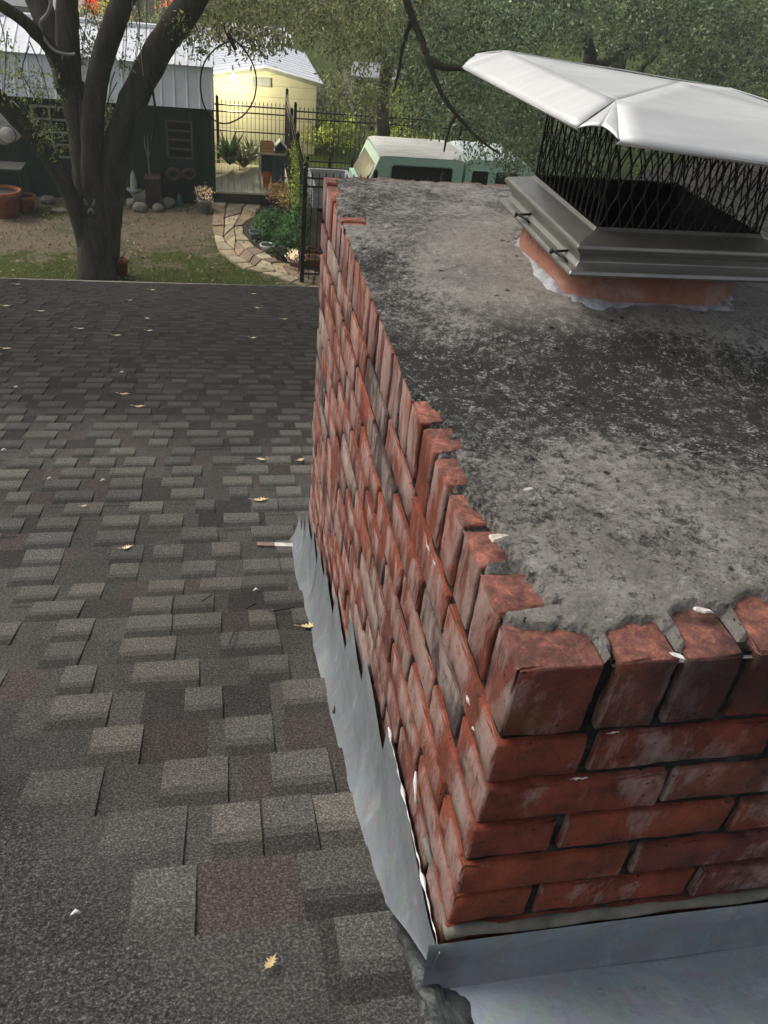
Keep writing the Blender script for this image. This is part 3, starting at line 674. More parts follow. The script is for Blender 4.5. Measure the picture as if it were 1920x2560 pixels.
# ------------------------------------------------------------------ foliage tools
def leaf_mat(name,a,b,c2,rough=.5,trans=True):
    n=NT(name); c=n.mix(n.ramp(n.noise(1.1,4,.6),(.35,0),(.65,1)),a,b); c=n.mix(n.ramp(n.noise(9,3,.6),(.55,0),(.7,.6)),c,c2); c=n.mix(1,c,n.attr(),'MULTIPLY')
    c=n.mix(1,c,(4.1,3.8,3.5),'MULTIPLY'); n.fin(c,rough,0,.4)
    t=n.N('ShaderNodeBsdfTranslucent'); n.L(c,t.inputs[0]); mx=n.N('ShaderNodeMixShader'); mx.inputs[0].default_value=.25
    n.L(n.b.outputs[0],mx.inputs[1]); n.L(t.outputs[0],mx.inputs[2]); n.L(mx.outputs[0],n.t.nodes['Material Output'].inputs[0]); return n.m
LV_OAK=leaf_mat('oak_leaf',(.040,.055,.022),(.070,.085,.035),(.15,.15,.06))
LV_OLIVE=leaf_mat('olive_leaf',(.055,.065,.036),(.088,.098,.056),(.14,.14,.085))
LV_DARK=leaf_mat('dark_leaf',(.026,.040,.024),(.050,.066,.038),(.10,.115,.065))
LV_LIME=leaf_mat('lime_leaf',(.075,.10,.022),(.12,.145,.035),(.17,.17,.05))
LV_BED=leaf_mat('bed_leaf',(.018,.042,.016),(.035,.075,.025),(.10,.13,.05))
LV_YEL=leaf_mat('autumn_leaf',(.17,.15,.035),(.24,.21,.06),(.12,.12,.04))
LV_ORG=leaf_mat('orange_leaf',(.75,.12,.02),(.85,.20,.03),(.6,.08,.02))
def leafgeo(P,size,droop=0,asp=2.2,seed=0):
    """P: (n,3) leaf positions -> little folded rhombs"""
    r=np.random.default_rng(seed+len(P)); n=len(P)
    d=r.normal(size=(n,3)); d[:,2]-=droop; d/=np.linalg.norm(d,axis=1)[:,None]
    s=r.normal(size=(n,3)); s-=d*(s*d).sum(1)[:,None]; s/=np.linalg.norm(s,axis=1)[:,None]
    L=size*r.uniform(.6,1.35,n)[:,None]; Wd=L/asp
    V=np.stack([P,P+d*L*.5+s*Wd*.5,P+d*L,P+d*L*.5-s*Wd*.5],1).reshape(-1,3)
    F=np.arange(4*n).reshape(n,4); T=np.repeat(r.uniform(.55,1.5,(n,1)),3,1)*r.uniform(.92,1.08,(n,3))
    return V,F,T
def crown_pts(blobs,rng,twig=None):
    """blobs: (centre, radii, clusters, leaves per cluster, cluster radius)"""
    out=[];out2=[]
    for c,rad,nc,nl,cr in blobs:
        c=np.array(c,float); rad=np.array(rad if hasattr(rad,'__len__') else (rad,)*3,float)
        q=rng.normal(size=(nc,3)); q/=np.linalg.norm(q,axis=1)[:,None]; q*=rng.uniform(.15,1,(nc,1))**.45
        cc=c+q*rad
        out2.append(np.repeat(rng.uniform(.45,1.55,nc)**1.1,nl)); p=cc[:,None,:]+rng.normal(size=(nc,nl,3))*np.array((1,1,.8))*cr*rng.uniform(.5,1.4,(nc,1,1)); out.append(p.reshape(-1,3))
    return np.concatenate(out),np.concatenate(out2)
def crown_mesh(name,blobs,mat,parent,size,seed=0,droop=.3,asp=2.2):
    rng=np.random.default_rng(seed); P,K=crown_pts(blobs,rng); V,F,T=leafgeo(P,size,droop,asp,seed); T=T*K[:,None]*np.stack([.88+.10*K,np.ones_like(K)*1.02,1.0-.04*K],1); return np_mesh(name,V,F,T,mat,parent)
def mat_bark(name='oak_bark',a=(.032,.028,.022),b=(.125,.110,.085)):
    n=NT(name); v=n.noise(9,8,.75,stretch=(1,1,.22),dist=.6); c=n.ramp(v,(.3,a),(.7,b)); g=n.ramp(n.noise(3,5),(.5,0),(.75,.5)); c=n.mix(g,c,(.05,.055,.035)); b1=n.bump(v,1,.04); n.bump(n.noise(40,6,.8),.5,.01,b1); return n.fin(c,.95,spec=.15)
BARK=mat_bark()
def limb(m,pts,r0,r1,n=12,wob=.02,seed=0,sub=5):
    P=[Vector(p) for p in pts]; Q=[];R=[]
    for i in range(len(P)-1):
        p0,p1,p2,p3=P[max(i-1,0)],P[i],P[i+1],P[min(i+2,len(P)-1)]
        for k in range(sub):
            t=k/sub; a=.5*((2*p1)+(p2-p0)*t+(2*p0-5*p1+4*p2-p3)*t*t+(3*p1-p0-3*p2+p3)*t**3); Q.append(a)
    Q.append(P[-1]); N=len(Q)
    for i in range(N):
        t=i/(N-1); rr=r0(t) if callable(r0) else r0+(r1-r0)*t; R.append(rr*(1+.10*noise.noise(Vector((i*.4,seed,0)))))
        Q[i]=Q[i]+Vector((noise.noise(Vector((i*.5,seed,1))),noise.noise(Vector((i*.5,seed,5))),0))*wob
    m.tube(Q,R,n)
# ------------------------------------------------------------------ the big tree by the eave
def big_tree():
    Y=14.0; t=thing('oak_tree','large dark multi-stemmed oak standing in the yard in front of the green shed','tree',(-2.42,14,G))
    P=lambda *L:[tuple(at(u,v,Y+dy)) for u,v,dy in L]
    m=M()
    limb(m,[(-2.42,14.05,G-.2)]+P((243,690,0),(242,640,0),(240,590,0),(235,540,0)),lambda q:.345-.05*q if q>.2 else .42-.3*q,0,18,.01,1)
    limb(m,P((222,600,.02),(220,500,.05),(212,400,.08),(202,320,.1),(190,260,.1),(178,215,.12)),.215,.215,16,.01,2)
    limb(m,P((255,610,-.02),(245,480,-.05),(235,380,-.05),(225,300,-.05),(215,250,0)),.20,.15,16,.01,9)
    limb(m,P((178,240,.1),(172,150,.1),(168,70,.1),(168,-20,.1),(160,-120,.2)),.19,.15,14,.012,3)       # upright stem
    limb(m,P((176,225,.08),(150,140,.3),(115,50,.5),(88,-20,.7),(60,-100,.9)),.21,.17,14,.012,4)
    limb(m,P((160,200,0),(145,150,-.2),(100,92,-.4),(50,45,-.6),(-10,5,-.8),(-60,-40,-.9)),.11,.07,12,.01,5)
    limb(m,P((238,600,.0),(232,500,-.02),(229,400,-.1),(232,300,-.15),(240,220,-.2),(258,140,-.3),(285,60,-.4),(315,-20,-.5),(345,-100,-.6)),.18,.155,14,.012,6)
    limb(m,P((266,640,.05),(274,520,0),(282,440,-.05),(298,350,-.1),(325,270,-.15),(362,190,-.2),(405,110,-.3),(455,40,-.4),(505,-40,-.5),(560,-120,-.6)),.215,.20,16,.012,7)
    limb(m,P((216,620,-.05),(195,540,-.15),(160,455,-.25),(110,375,-.4),(55,310,-.55),(0,250,-.7),(-60,190,-.9)),.145,.12,14,.012,8)
    m.build('trunk',BARK,t,smooth=True)
    # crown: high leafy mass above the frame and thin sprays that hang into it
    rng=np.random.default_rng(3); bl=[]
    for k in range(62):  # out-of-view clusters, extra mass added over the roof to block sky light
        x=rng.uniform(-10,5); y=rng.uniform(4.6,20); z=rng.uniform(1.0,3.2)+max(0,(9-y))*.12
        bl.append(((x,y,z),(1.4,1.4,.7),26,26,.22))
    crown_mesh('crown',bl,LV_OAK,t,.11,5)
    sp=[]
    for u,v,dy,r,nc in [(20,190,-.8,.28,30),(60,225,-.9,.30,26),(110,215,-.6,.25,24),(15,120,-.8,.22,16),(100,300,-.7,.3,26),(130,345,-.6,.25,22),(205,110,.4,.20,26),(228,150,.3,.20,26),(245,90,.4,.2,20),(222,60,.4,.25,18),
                      (270,300,.5,.18,20),(275,275,.5,.14,16),(318,150,-.4,.12,12),(352,110,-.3,.12,9),(465,70,-.6,.22,22),(490,105,-.6,.18,16),(500,125,-.5,.12,10),(440,60,-.5,.2,14),(280,40,.3,.3,22),(300,20,.3,.3,18)]:
        sp.append((at(u,v,Y+dy),(r,r,r*1.15),nc,7,.055))
    crown_mesh('spray',sp,LV_OAK,t,.062,6,.9,2.8)
    for k,(b_,_,_,_,_) in enumerate(sp):
        m=M(); b_=Vector(b_); limb(m,[b_+Vector((random.uniform(-.25,.25),.1,.55)),b_+Vector((0,0,.2)),b_+Vector((random.uniform(-.1,.1),0,-.25))],.010,.004,5,.01,k,3); m.build('twig',BARK,t)
    return t
big_tree()
def cables():
    BK=simple('black_cable',(.012,.012,.013),.5,0,.2); GR=simple('pale_vine_bark',(.30,.29,.27),.9,0,.3)
    m=M(); P=[at(u,v,13.2) for u,v in ((560,60),(566,85),(585,100),(612,125),(634,165),(641,205),(634,250),(612,285),(585,303),(560,309),(535,300),(512,268),(502,230),(502,190),(512,155),(535,125),(560,108),(585,100))]
    limb(m,P,.0115,.0115,8,0,1,5); tag(m.build('cable_loop',BK,smooth=True),'black cable loop hanging from the oak in front of the yellow shed','cable')
    m=M(); limb(m,[at(u,v,13.5) for u,v in ((570,82),(576,98),(583,112),(590,125))],.035,.03,8,0,3,3); tag(m.build('cable_clamp',BK,smooth=True),'short black clamp at the top of the hanging cable loop','clamp')
    m=M(); limb(m,[at(u,v,13.6) for u,v in ((378,205),(382,230),(387,262),(388,300),(382,345),(375,380))],.022,.012,8,0,2,4); tag(m.build('hanging_rope',BK,smooth=True),'dark rope hanging off the right limb of the oak','rope')
    m=M(); limb(m,[at(u,v,13.55) for u,v in ((125,-30),(127,10),(118,35),(102,55),(103,80),(118,108),(140,128),(168,136),(188,134))],.026,.018,8,0,2,4)
    limb(m,[at(u,v,13.55) for u,v in ((158,132),(154,150))],.014,.006,6,0,2,2); tag(m.build('pale_vine',GR,smooth=True),'pale grey bare vine looping down the upper left stems of the oak','vine')
    for i,us in enumerate((((330,-20),(332,30),(345,70),(352,130),(358,190)),((368,-20),(366,60),(365,120)))):
        m=M(); limb(m,[at(u,v,13.4) for u,v in us],.010,.006,6,0,i,3); tag(m.build('hanging_twig',GR,smooth=True),['long thin bare twig crossing the white ridge of the shed roof','short bare twig right of the longer one over the shed ridge'][i],'twig')
cables()
# ------------------------------------------------------------------ trees on the right and behind
def tree(label,base,limbs,blobs,mat,size,seed,droop=.5,asp=2.3,name='oak_tree',group='trees beyond the fence',sub=None):
    t=thing(name,label,'tree',base,group); m=M()
    for k,(pts,a,b) in enumerate(limbs): limb(m,pts,a,b,10,.03,seed+k)
    m.build('trunk',BARK,t,smooth=True); crown_mesh('crown',blobs,mat,t,size,seed,droop,asp); return t
def fillers(u0,u1,v0,v1,Y0,Y1,n,rad,nc,nl,cr,seed,keep=None):
    r=np.random.default_rng(seed); b=[]
    while len(b)<n:
        u=r.uniform(u0,u1);v=r.uniform(v0,v1)
        if keep and not keep(u,v): continue
        b.append((at(u,v,r.uniform(Y0,Y1)),rad,nc,nl,cr))
    return b
def woods():
    # olive tree hanging over the middle of the yard
    lim=[([(3.6,19.5,G),(3.5,19.3,-3.8),(3.3,19,-2.6),(3.4,18.6,-1.2),(3.8,18,.2)],.17,.12)]
    P=lambda *L:[tuple(at(u,v,Y)) for u,v,Y in L]
    br=[(P((1005,-40,11.6),(1035,55,11.5),(1058,110,11.4),(1072,155,11.3),(1100,225,11.2),(1140,285,11.2),(1195,345,11.1),(1250,385,11)),.055,.014),(P((1072,150,11.3),(1110,168,11.3),(1160,172,11.3),(1220,190,11.3)),.06,.02),
        (P((1030,50,11.5),(1010,100,11.6),(1000,160,11.7),(985,230,11.8)),.04,.012),(P((1140,285,11.2),(1120,330,11.2),(1110,380,11.2)),.03,.01)]
    def kM(u,v):
        lim_=150+.16*(u-450) if u<900 else 230
        if 860<u<1030 and 140<v<205: return False
        return v<(lim_ if u>850 else 88)
    bl=fillers(440,1100,-60,300,14.5,18.5,150,(.55,.5,.42),11,15,.10,11,kM)
    tree('olive green tree whose leafy branches hang across the top middle of the view',(3.6,19.5,G),lim,bl,LV_OLIVE,.085,21,.9,2.6)
    # dark tree right, limbs visible behind the lid
    def kR(u,v): 
        return v<(330 if u<1180 else 470)
    bl=fillers(1010,1340,40,430,11.5,15.5,62,(.42,.4,.36),12,18,.085,12,lambda u,v: v<250+ (u-1010)*.62 and v>(u-1300)*.0-10)
    tree('dark green tree drooping over the mint truck, left of the steel lid',(10.5,12.6,G),[([(10.5,12.6,G),(10.4,12.5,-2),(9.0,12.2,1.0),(6,11.9,1.3),(3.2,11.7,.9)]+P((985,-120,11.6),(1005,-40,11.6)),.2,.13)]+br,bl,LV_DARK,.068,31,.8,2.5,group='dark trees along the right side')
    lim=[(P((1478,185,24),(1476,150,24),(1470,110,24),(1440,50,24)),.22,.12),(P((1478,200,24),(1500,165,24),(1540,140,24),(1570,110,24)),.16,.10),(P((1590,190,23),(1610,165,23),(1640,140,23)),.10,.05),([(9.0,24,G),(9.1,24,-3.2)]+P((1478,200,24)),.28,.2)]
    bl=fillers(1080,1980,-80,420,20,27,200,(.85,.8,.58),12,30,.15,13,lambda u,v: not(1300<u<1660 and 105<v<215))
    tree('tall dense blue green tree filling the view above the steel lid',(9.0,24,G),lim,bl,LV_DARK,.115,41,.5,2.2,group='dark trees along the right side')
    lim=[([(15,33,G),(15,33,0)],.3,.2)]
    bl=fillers(1000,2050,-160,260,33,40,120,(1.7,1.5,1.1),14,26,.28,14,lambda u,v: not(1280<u<1680 and 85<v<235))
    tree('mid green tree furthest back on the right behind the denser trees',(15,33,G),lim,bl,LV_OAK,.20,51,.4,2.0,group='dark trees along the right side')
    bl=fillers(640,1120,190,300,26,34,40,(.8,.8,.5),12,18,.16,15,lambda u,v: not(860<u<1040 and v<225))
    bl=[(b[0]-np.array((0,0,.25)),*b[1:]) for b in bl]
    t=thing('shrub','grey green scrub growing beyond the iron fence under the grey roof','shrub',(4,29,G),'shrubs beyond the fence'); crown_mesh('foliage',bl,LV_OLIVE,t,.13,61)
    for k,(u,v,Y,r,nm,lab) in enumerate([(1010,255,25,(.75,.5,.45),'shrub','yellow green bush behind the fence left of the dark limb'),(935,235,26,(.6,.5,.35),'shrub','small lime green bush just below the grey outbuilding'),(830,330,24,(1.0,.6,.4),'shrub','low lime green bush close behind the fence by the yellow shed'),(1000,350,24,(1.1,.6,.4),'shrub','low lime green bush behind the fence above the truck roof')]):
        c=at(u,v,Y); t=thing(nm,lab,'shrub',(c[0],c[1],G),'shrubs beyond the fence'); crown_mesh('foliage',[(c,r,60,22,.13)],LV_LIME if k!=1 else LV_OAK,t,.09,70+k); m=M(); limb(m,[(c[0],c[1],G),tuple(c)],.05,.03,7); m.build('stem',BARK,t)
    # upper left: yellow and orange shrubs, slim pale trunks
    c=at(425,22,33); t=thing('shrub','bright orange shrub seen between the oak limbs','shrub',(c[0],c[1],G),'shrubs far behind the shed'); crown_mesh('foliage',[(c,(.45,.4,.32),60,22,.09)],LV_ORG,t,.09,81); m=M(); limb(m,[(c[0],c[1],G),tuple(c)],.06,.03,7); m.build('stem',BARK,t)
    c=at(232,10,33); t=thing('shrub','small dark red shrub right of the upright oak stem','shrub',(c[0],c[1],G),'shrubs far behind the shed'); crown_mesh('foliage',[(c,(.22,.2,.3),30,16,.07)],leaf_mat('red_leaf',(.25,.02,.02),(.35,.03,.02),(.2,.02,.02)),t,.08,82); m=M(); limb(m,[(c[0],c[1],G),tuple(c)],.04,.02,7); m.build('stem',BARK,t)
    for k,(u,v,Y,r,lab) in enumerate([(268,22,28,(.9,.5,.45),'yellow leaved tree right of the upright oak stem'),(345,20,30,(1.0,.6,.6),'yellow leaved tree among the pale trunks'),(395,60,26,(.7,.4,.3),'low yellowing bush right behind the shed ridge'),(210,20,40,(1.2,.6,.4),'pale yellow far tree behind the upright oak stem')]):
        c=at(u,v,Y); t=thing('small_tree',lab,'tree',(c[0],c[1],G),'shrubs far behind the shed'); crown_mesh('crown',[(c,r,34,14,.13)],LV_YEL if k!=2 else LV_OAK,t,.09,90+k); m=M(); limb(m,[(c[0],c[1],G),tuple(c)],.07,.03,7); m.build('trunk',BARK,t)
    PB=mat_bark('pale_bark',(.14,.13,.11),(.34,.32,.27))
    for k,(u,r) in enumerate([(338,.09),(352,.11),(366,.07),(378,.12),(393,.08),(405,.10),(418,.06)]):
        a=at(u,70,27+k%3); m=M(); limb(m,[(a[0],a[1],G),(a[0]+.05,a[1],-2.5),(a[0]+random.uniform(-.3,.3),a[1],.5)],r,r*.6,8,.03,k); tag(m.build('slim_trunk',PB,smooth=True),'slim pale bare tree trunk standing behind the white shed ridge','tree','slim pale trunks behind the shed')
    # far wood closing the view
    bl=[]; r=np.random.default_rng(5)
    for k in range(210): bl.append(((r.uniform(-45,60),r.uniform(62,80),r.uniform(-4.5,7)),(3.2,2,2.2),12,18,.6))
    o=crown_mesh('distant_woods',bl,LV_OAK,None,.6,99); tag(o,kind='stuff')
woods()
# ------------------------------------------------------------------ sheds
def ribbed(m,a,b,c_,d,n,w_=.035,h=.02,t=(1,1,1)):
    """panel a-b (eave) c_-d (top) with raised ribs; a->b and d->c_ run along x"""
    a,b,c_,d=[np.array(p,float) for p in (a,b,c_,d)]; nr=np.cross(b-a,d-a); nr/=np.linalg.norm(nr)
    m.add([a,b,c_,d],[(0,1,2,3)],t)
    for i in range(n+1):
        u=i/n; p=a*(1-u)+b*u; q=d*(1-u)+c_*u; ex=(b-a)/np.linalg.norm(b-a)*w_/2
        V=[p-ex,p+ex,q+ex,q-ex]; V2=[p-ex*.4+nr*h,p+ex*.4+nr*h,q+ex*.4+nr*h,q-ex*.4+nr*h]
        m.add(V+V2,[(4,5,6,7),(0,4,7,3),(5,1,2,6),(0,1,5,4)],t)
def green_shed():
    X0,X1,Y0=-6.6,-.37,18.62; t=thing('green_shed','long dark green shed with two tier white metal roof behind the oak','shed',(-3.5,19.9,G))
    n=NT('dark_green_siding'); c=n.ramp(n.noise(6,5),(.3,(.003,.022,.016)),(.7,(.007,.034,.024))); x=n.sep()[0]
    gr=n.math('FRACT',n.math('MULTIPLY',x,3.3)); n.bump(n.ramp(gr,(0,0),(.04,1),(.96,1),(1,0)),.6,.02); GW=n.fin(c,.7)
    RM=simple('pale_corrugated_roof',(.62,.66,.70),.5,.15,.10,3,bump=.05); RM2=simple('white_corrugated_roof',(.78,.80,.84),.45,.1,.08,3,bump=.05)
    m=M(); m.box((X0,Y0+.10,G),(X1-.04,21.6,-3.0)); m.add([(X1-.04,Y0+.1,-3.0),(X1-.04,21.6,-3.0),(X1-.04,21.1,-2.3),(X1-.04,20.2,-1.85),(X1-.04,19.15,-2.3)],[(0,1,2,3,4)]); m.build('wall',GW,t)
    zb,yb=-2.235,18.98; zr,yr=-1.77,20.10
    m=M(); ribbed(m,(X0,Y0,-3.02),(X1,Y0,-3.02),(X1,yb,zb),(X0,yb,zb),24,.05,.018); m.build('lower_roof',RM,t)
    m=M(); ribbed(m,(X0-.02,yb-.09,zb-.03),(X1+.02,yb-.09,zb-.03),(X1+.02,yr,zr),(X0-.02,yr,zr),24,.035,.022)
    m.add([(X0,yr,zr),(X1,yr,zr),(X1,21.2,zb),(X0,21.2,zb)],[(0,1,2,3)]); m.add([(X0,21.2,zb),(X1,21.2,zb),(X1,21.65,-3.0),(X0,21.65,-3.0)],[(0,1,2,3)]); m.build('upper_roof',RM2,t)
    m=M(); m.tube([(X0-.02,yr,zr+.015),(X1+.02,yr,zr+.015)],.06,8); m.build('ridge_cap',RM2,t)
    m=M(); m.box((X1-.035,Y0+.06,G),(X1+.012,Y0+.16,-3.05)); m.build('corner_trim',GW,t)
    FR=simple('window_frame_paint',(.26,.26,.20),.6); GL=simple('dark_window_glass',(.015,.02,.018),.15)
    yy=Y0+.08; a=at(78,262,yy); b=at(178,392,yy); 
    def window(x0,x1,z0,z1,cols,rows,fr,nm='window'):
        m=M(); m.box((x0,yy-.02,z0),(x1,yy+.03,z1)); w_=m.build(nm,GL,t)
        m=M(); k=.045
        for x in np.linspace(x0,x1,cols+1): m.box((x-k/2,yy-.055,z0),(x+k/2,yy-.021,z1))
        m2=M()
        for i,z in enumerate(np.linspace(z0,z1,rows+1)): m.box((x0-k/2,yy-.060,z-k/2),(x1+k/2,yy-.056,z+k/2))
        f=m.build('frame',fr,w_); return w_
    window(a[0],b[0]+.02,b[2],a[2],2,4,FR)
    a=at(415,300,yy); b=at(482,395,yy); window(a[0],b[0],b[2],a[2],1,4,simple('brown_frame',(.09,.075,.055),.8))
    # half baskets hung on the wall under the small window
    BS=simple('dim_wicker',(.075,.055,.045),.9,0,.4,30)
    for u,lab in ((434,'left one of two dim round wall baskets under the small shed window'),(474,'right one of two dim round wall baskets under the small shed window')):
        c=at(u,436,yy-.1); m=M(); V=[]; 
        m.tube([(c[0]+.13*math.cos(q),c[1]+.0,c[2]+.10*math.sin(q)) for q in np.linspace(0,2*math.pi,17)],.045,7)
        tag(m.build('wall_basket',BS,smooth=True),lab,'basket','round wall baskets')
green_shed()
def yellow_shed():
    t=thing('yellow_shed','small pale yellow shed with white roof lit by a bulb behind the fence','shed',(1.0,26,G))
    n=NT('yellow_lap_siding'); z=n.sep()[2]; fr=n.math('FRACT',n.math('MULTIPLY',z,3.6)); c=n.mix(1,n.ramp(n.noise(3,4),(.3,(.50,.50,.36)),(.7,(.58,.58,.44))),n.ramp(fr,(0,.35),(.06,.95),(1,1)),'MULTIPLY'); n.bump(fr,.6,.03); YW=n.fin(c,.75)
    x0,x1,ax,y0=-.55,2.37,1.0,24.0; ze,za=-3.17,-2.93
    m=M(); m.box((x0,y0,G),(x1,29.5,ze)); m.add([(x0,y0-.001,ze),(x1,y0-.001,ze),(ax,y0-.001,za)],[(0,1,2)]); m.build('wall',YW,t)
    TR=simple('grey_green_trim',(.22,.25,.22),.7); m=M()
    for a,b in (((x0-.1,ze-.0),(ax,za+.045)),((ax,za+.045),(x1+.12,ze-.02))):
        m.add([(a[0],y0-.06,a[1]-.09),(b[0],y0-.06,b[1]-.09),(b[0],y0-.06,b[1]+.02),(a[0],y0-.06,a[1]+.02),(a[0],y0-.01,a[1]-.09),(b[0],y0-.01,b[1]-.09)],[(0,1,2,3),(1,0,4,5)])
    m.build('gable_trim',TR,t)
    RW=simple('white_shed_roof',(.80,.82,.86),.5,.1,.08,3); m=M()
    ribbed(m,(x1+.16,y0-.14,ze-.0),(x1+.16,29.6,ze-.0),(ax,29.6,za+.06),(ax,y0-.14,za+.06),12,.05,.02)
    ribbed(m,(x0-.14,29.6,ze),(x0-.14,y0-.14,ze),(ax,y0-.14,za+.06),(ax,29.6,za+.06),12,.05,.02); m.build('roof',RW,t)
    a=at(635,196,y0-.03); b=at(673,214,y0-.03); m=M(); m.box((a[0],y0-.03,b[2]),(b[0],y0-.002,a[2])); w_=m.build('window',simple('grey_pane',(.30,.33,.36),.3),t)
    m=M(); 
    for q in ((a[0]-.05,b[2]-.04,a[0],a[2]+.04),(b[0],b[2]-.04,b[0]+.04,a[2]+.04),(a[0],a[2],b[0],a[2]+.04),(a[0],b[2]-.04,b[0],b[2])): m.box((q[0],y0-.05,q[1]),(q[2],y0-.004,q[3]))
    m.build('frame',TR,w_)
    # the lit bulb on the gable
    L=at(583,192,y0-.9); t2=thing('wall_lamp','lit warm bulb on the gable of the yellow shed','lamp',tuple(L)); n=NT('glowing_bulb'); e=n.N('ShaderNodeEmission'); e.inputs[0].default_value=(1,.88,.55,1); e.inputs[1].default_value=30; n.L(e.outputs[0],n.t.nodes['Material Output'].inputs[0])
    m=M(); m.lathe([(.001,-.11),(.07,-.09),(.09,-.03),(.06,.04),(.03,.07)],tuple(L),16); m.build('bulb',n.m,t2,smooth=True)
    m=M(); m.lathe([(.03,.06),(.04,.14),(.001,.15)],tuple(L),12); m.box((L[0]-.02,L[1],L[2]+.10),(L[0]+.02,y0,L[2]+.14)); m.build('bracket',simple('lamp_bracket',(.05,.05,.05),.5),t2)
    ld=bpy.data.lights.new('bulb_light','POINT'); ld.energy=LAMP_W; ld.color=(1,.84,.52); ld.shadow_soft_size=.12; lo=bpy.data.objects.new('bulb_light',ld); COL.objects.link(lo); lo.location=(L[0],L[1]-.2,L[2]-.1)
LAMP_W=170
yellow_shed()
def outbuilding():
    t=thing('grey_outbuilding','low outbuilding with plain grey roof beyond the trees above the fence','outbuilding',(5.2,30,G)); R_=simple('grey_roofing',(.27,.28,.30),.8); W_=simple('dull_wall',(.14,.13,.11),.9)
    m=M(); m.box((4.3,30,G),(6.0,33,-3.85)); m.build('wall',W_,t); m=M(); a=at(875,188,29.9);b=at(1015,203,29.9);c=at(1012,162,33.5);d=at(885,152,33.5); m.add([a,b,c,d],[(0,1,2,3)]); m.add([a,b,b-np.array((0,0,.1)),a-np.array((0,0,.1))],[(3,2,1,0)]); m.build('roof',R_,t)
    for k,(u,v,wd,h,Y,col,rc_,lab) in enumerate([(30,10,5.0,1.5,48,(.40,.42,.44),(.22,.22,.23),'pale grey neighbouring house at the top left corner'),(138,22,1.8,1.2,44,(.55,.56,.58),(.3,.3,.3),'pale grey wall of a far house between the upper oak stems'),(640,98,2.6,.7,38,(.45,.30,.26),(.75,.75,.75),'far low building with pinkish wall above the yellow shed')]):
        c=at(u,v,Y); t=thing('neighbour_house',lab,'house',(c[0],Y,G)); m=M(); m.box((c[0]-wd/2,Y,G),(c[0]+wd/2,Y+5,c[2])); m.build('wall',simple('far_wall%d'%k,col,.8),t)
        m=M(); z=c[2]; m.add([(c[0]-wd/2-.2,Y-.3,z-.03),(c[0]+wd/2+.2,Y-.3,z-.03),(c[0]+wd/2+.2,Y+2.5,z+h*.35),(c[0]-wd/2-.2,Y+2.5,z+h*.35),(c[0]+wd/2+.2,Y+5.3,z-.03),(c[0]-wd/2-.2,Y+5.3,z-.03)],[(0,1,2,3),(3,2,4,5)]); m.build('roof',simple('far_roof%d'%k,rc_,.8),t)
        if k<2:
            m=M(); m.box((c[0]-.4,Y-.03,z-1.0),(c[0]+.2,Y-.001,z-.4)); m.build('window',simple('far_glass%d'%k,(.05,.06,.07),.2),t)
    c=at(210,48,33); m=M(); m.box((c[0]-.28,c[1],G),(c[0]+.28,c[1]+.5,c[2]-.0)); o=m.build('box',simple('rust_box',(.16,.07,.05),.8),None); o.name='brick_pier'; tag(o,'brown brick pier standing beyond the shed behind the oak stems','pier')
    m=M(); a=at(258,52,36); m.box((a[0]-.8,36,G),(a[0]+.7,38,a[2])); o=m.build('stucco_wall',simple('grey_stucco',(.30,.28,.24),.9)); tag(o,'plain grey tan wall seen far behind between the oak stems','wall')
    m=M(); a=at(560,118,32); m.box((-1.8,32,G),(1.2,34.5,a[2])); m.add([(-2,31.8,a[2]),(1.4,31.8,a[2]),(1.4,34.8,a[2]+.35),(-2,34.8,a[2]+.35)],[(0,1,2,3)]); o=m.build('far_garage',simple('pinkish_garage',(.24,.20,.18),.9)); tag(o,'dull pinkish brown garage rising behind the white roof of the yellow shed','garage')
outbuilding()
# ------------------------------------------------------------------ iron fences
IRON=simple('black_iron',(.012,.012,.013),.5,.3,.2)
def fence(label,p0,p1,z0,ztop,rails,npost,gap,post_t=.035,pk=.012,spear=.09,z0b=None):
    t=thing('iron_fence',label,'fence',((p0[0]+p1[0])/2,(p0[1]+p1[1])/2,z0),'black iron fences of the yard')
    a=np.array(p0);b=np.array(p1);L=np.linalg.norm(b-a);e=(b-a)/L; m=M(); n_=int(L/gap)
    for i in range(n_+1):
        p=a+e*(i*gap); x,y=p
        m.tube([(x,y,z0+.08),(x,y,ztop-spear)],pk*.75,4); m.tube([(x,y,ztop-spear),(x,y,ztop-spear*.55),(x,y,ztop)],[pk*.9,pk*1.5,.002],4)
    m.build('picket_panel',IRON,t)
    for r in rails: m=M(); m.box((0,-.016,-.014),(L,.016,.014),mat=Matrix.Translation((a[0],a[1],r))@Matrix.Rotation(math.atan2(e[1],e[0]),4,'Z')); m.build('rail',IRON,t)
    for i in range(npost):
        p=a+(b-a)*i/(npost-1); m=M(); h=post_t; m.box((p[0]-h,p[1]-h,z0),(p[0]+h,p[1]+h,ztop+.06)); m.add([(p[0]-h,p[1]-h,ztop+.06),(p[0]+h,p[1]-h,ztop+.06),(p[0]+h,p[1]+h,ztop+.06),(p[0]-h,p[1]+h,ztop+.06),(p[0],p[1],ztop+.10)],[(0,1,4),(1,2,4),(2,3,4),(3,0,4)]); m.build('post',IRON,t)
fence('tall black iron fence with spear tips in front of the yellow shed',(-1.98,21.5),(1.40,21.5),G,-3.30,(-3.42,-3.57,-4.0),3,.10)
fence('long black iron fence with spear tips running right behind the mint truck',(1.60,21.5),(8.0,21.55),G,-3.34,(-3.46,-3.62,-4.75),4,.11)
fence('side run of black iron fence coming forward from the yellow shed beside the vine',(1.37,21.3),(1.19,14.25),G,-3.02,(-3.14,-3.30,-4.8),4,.105)
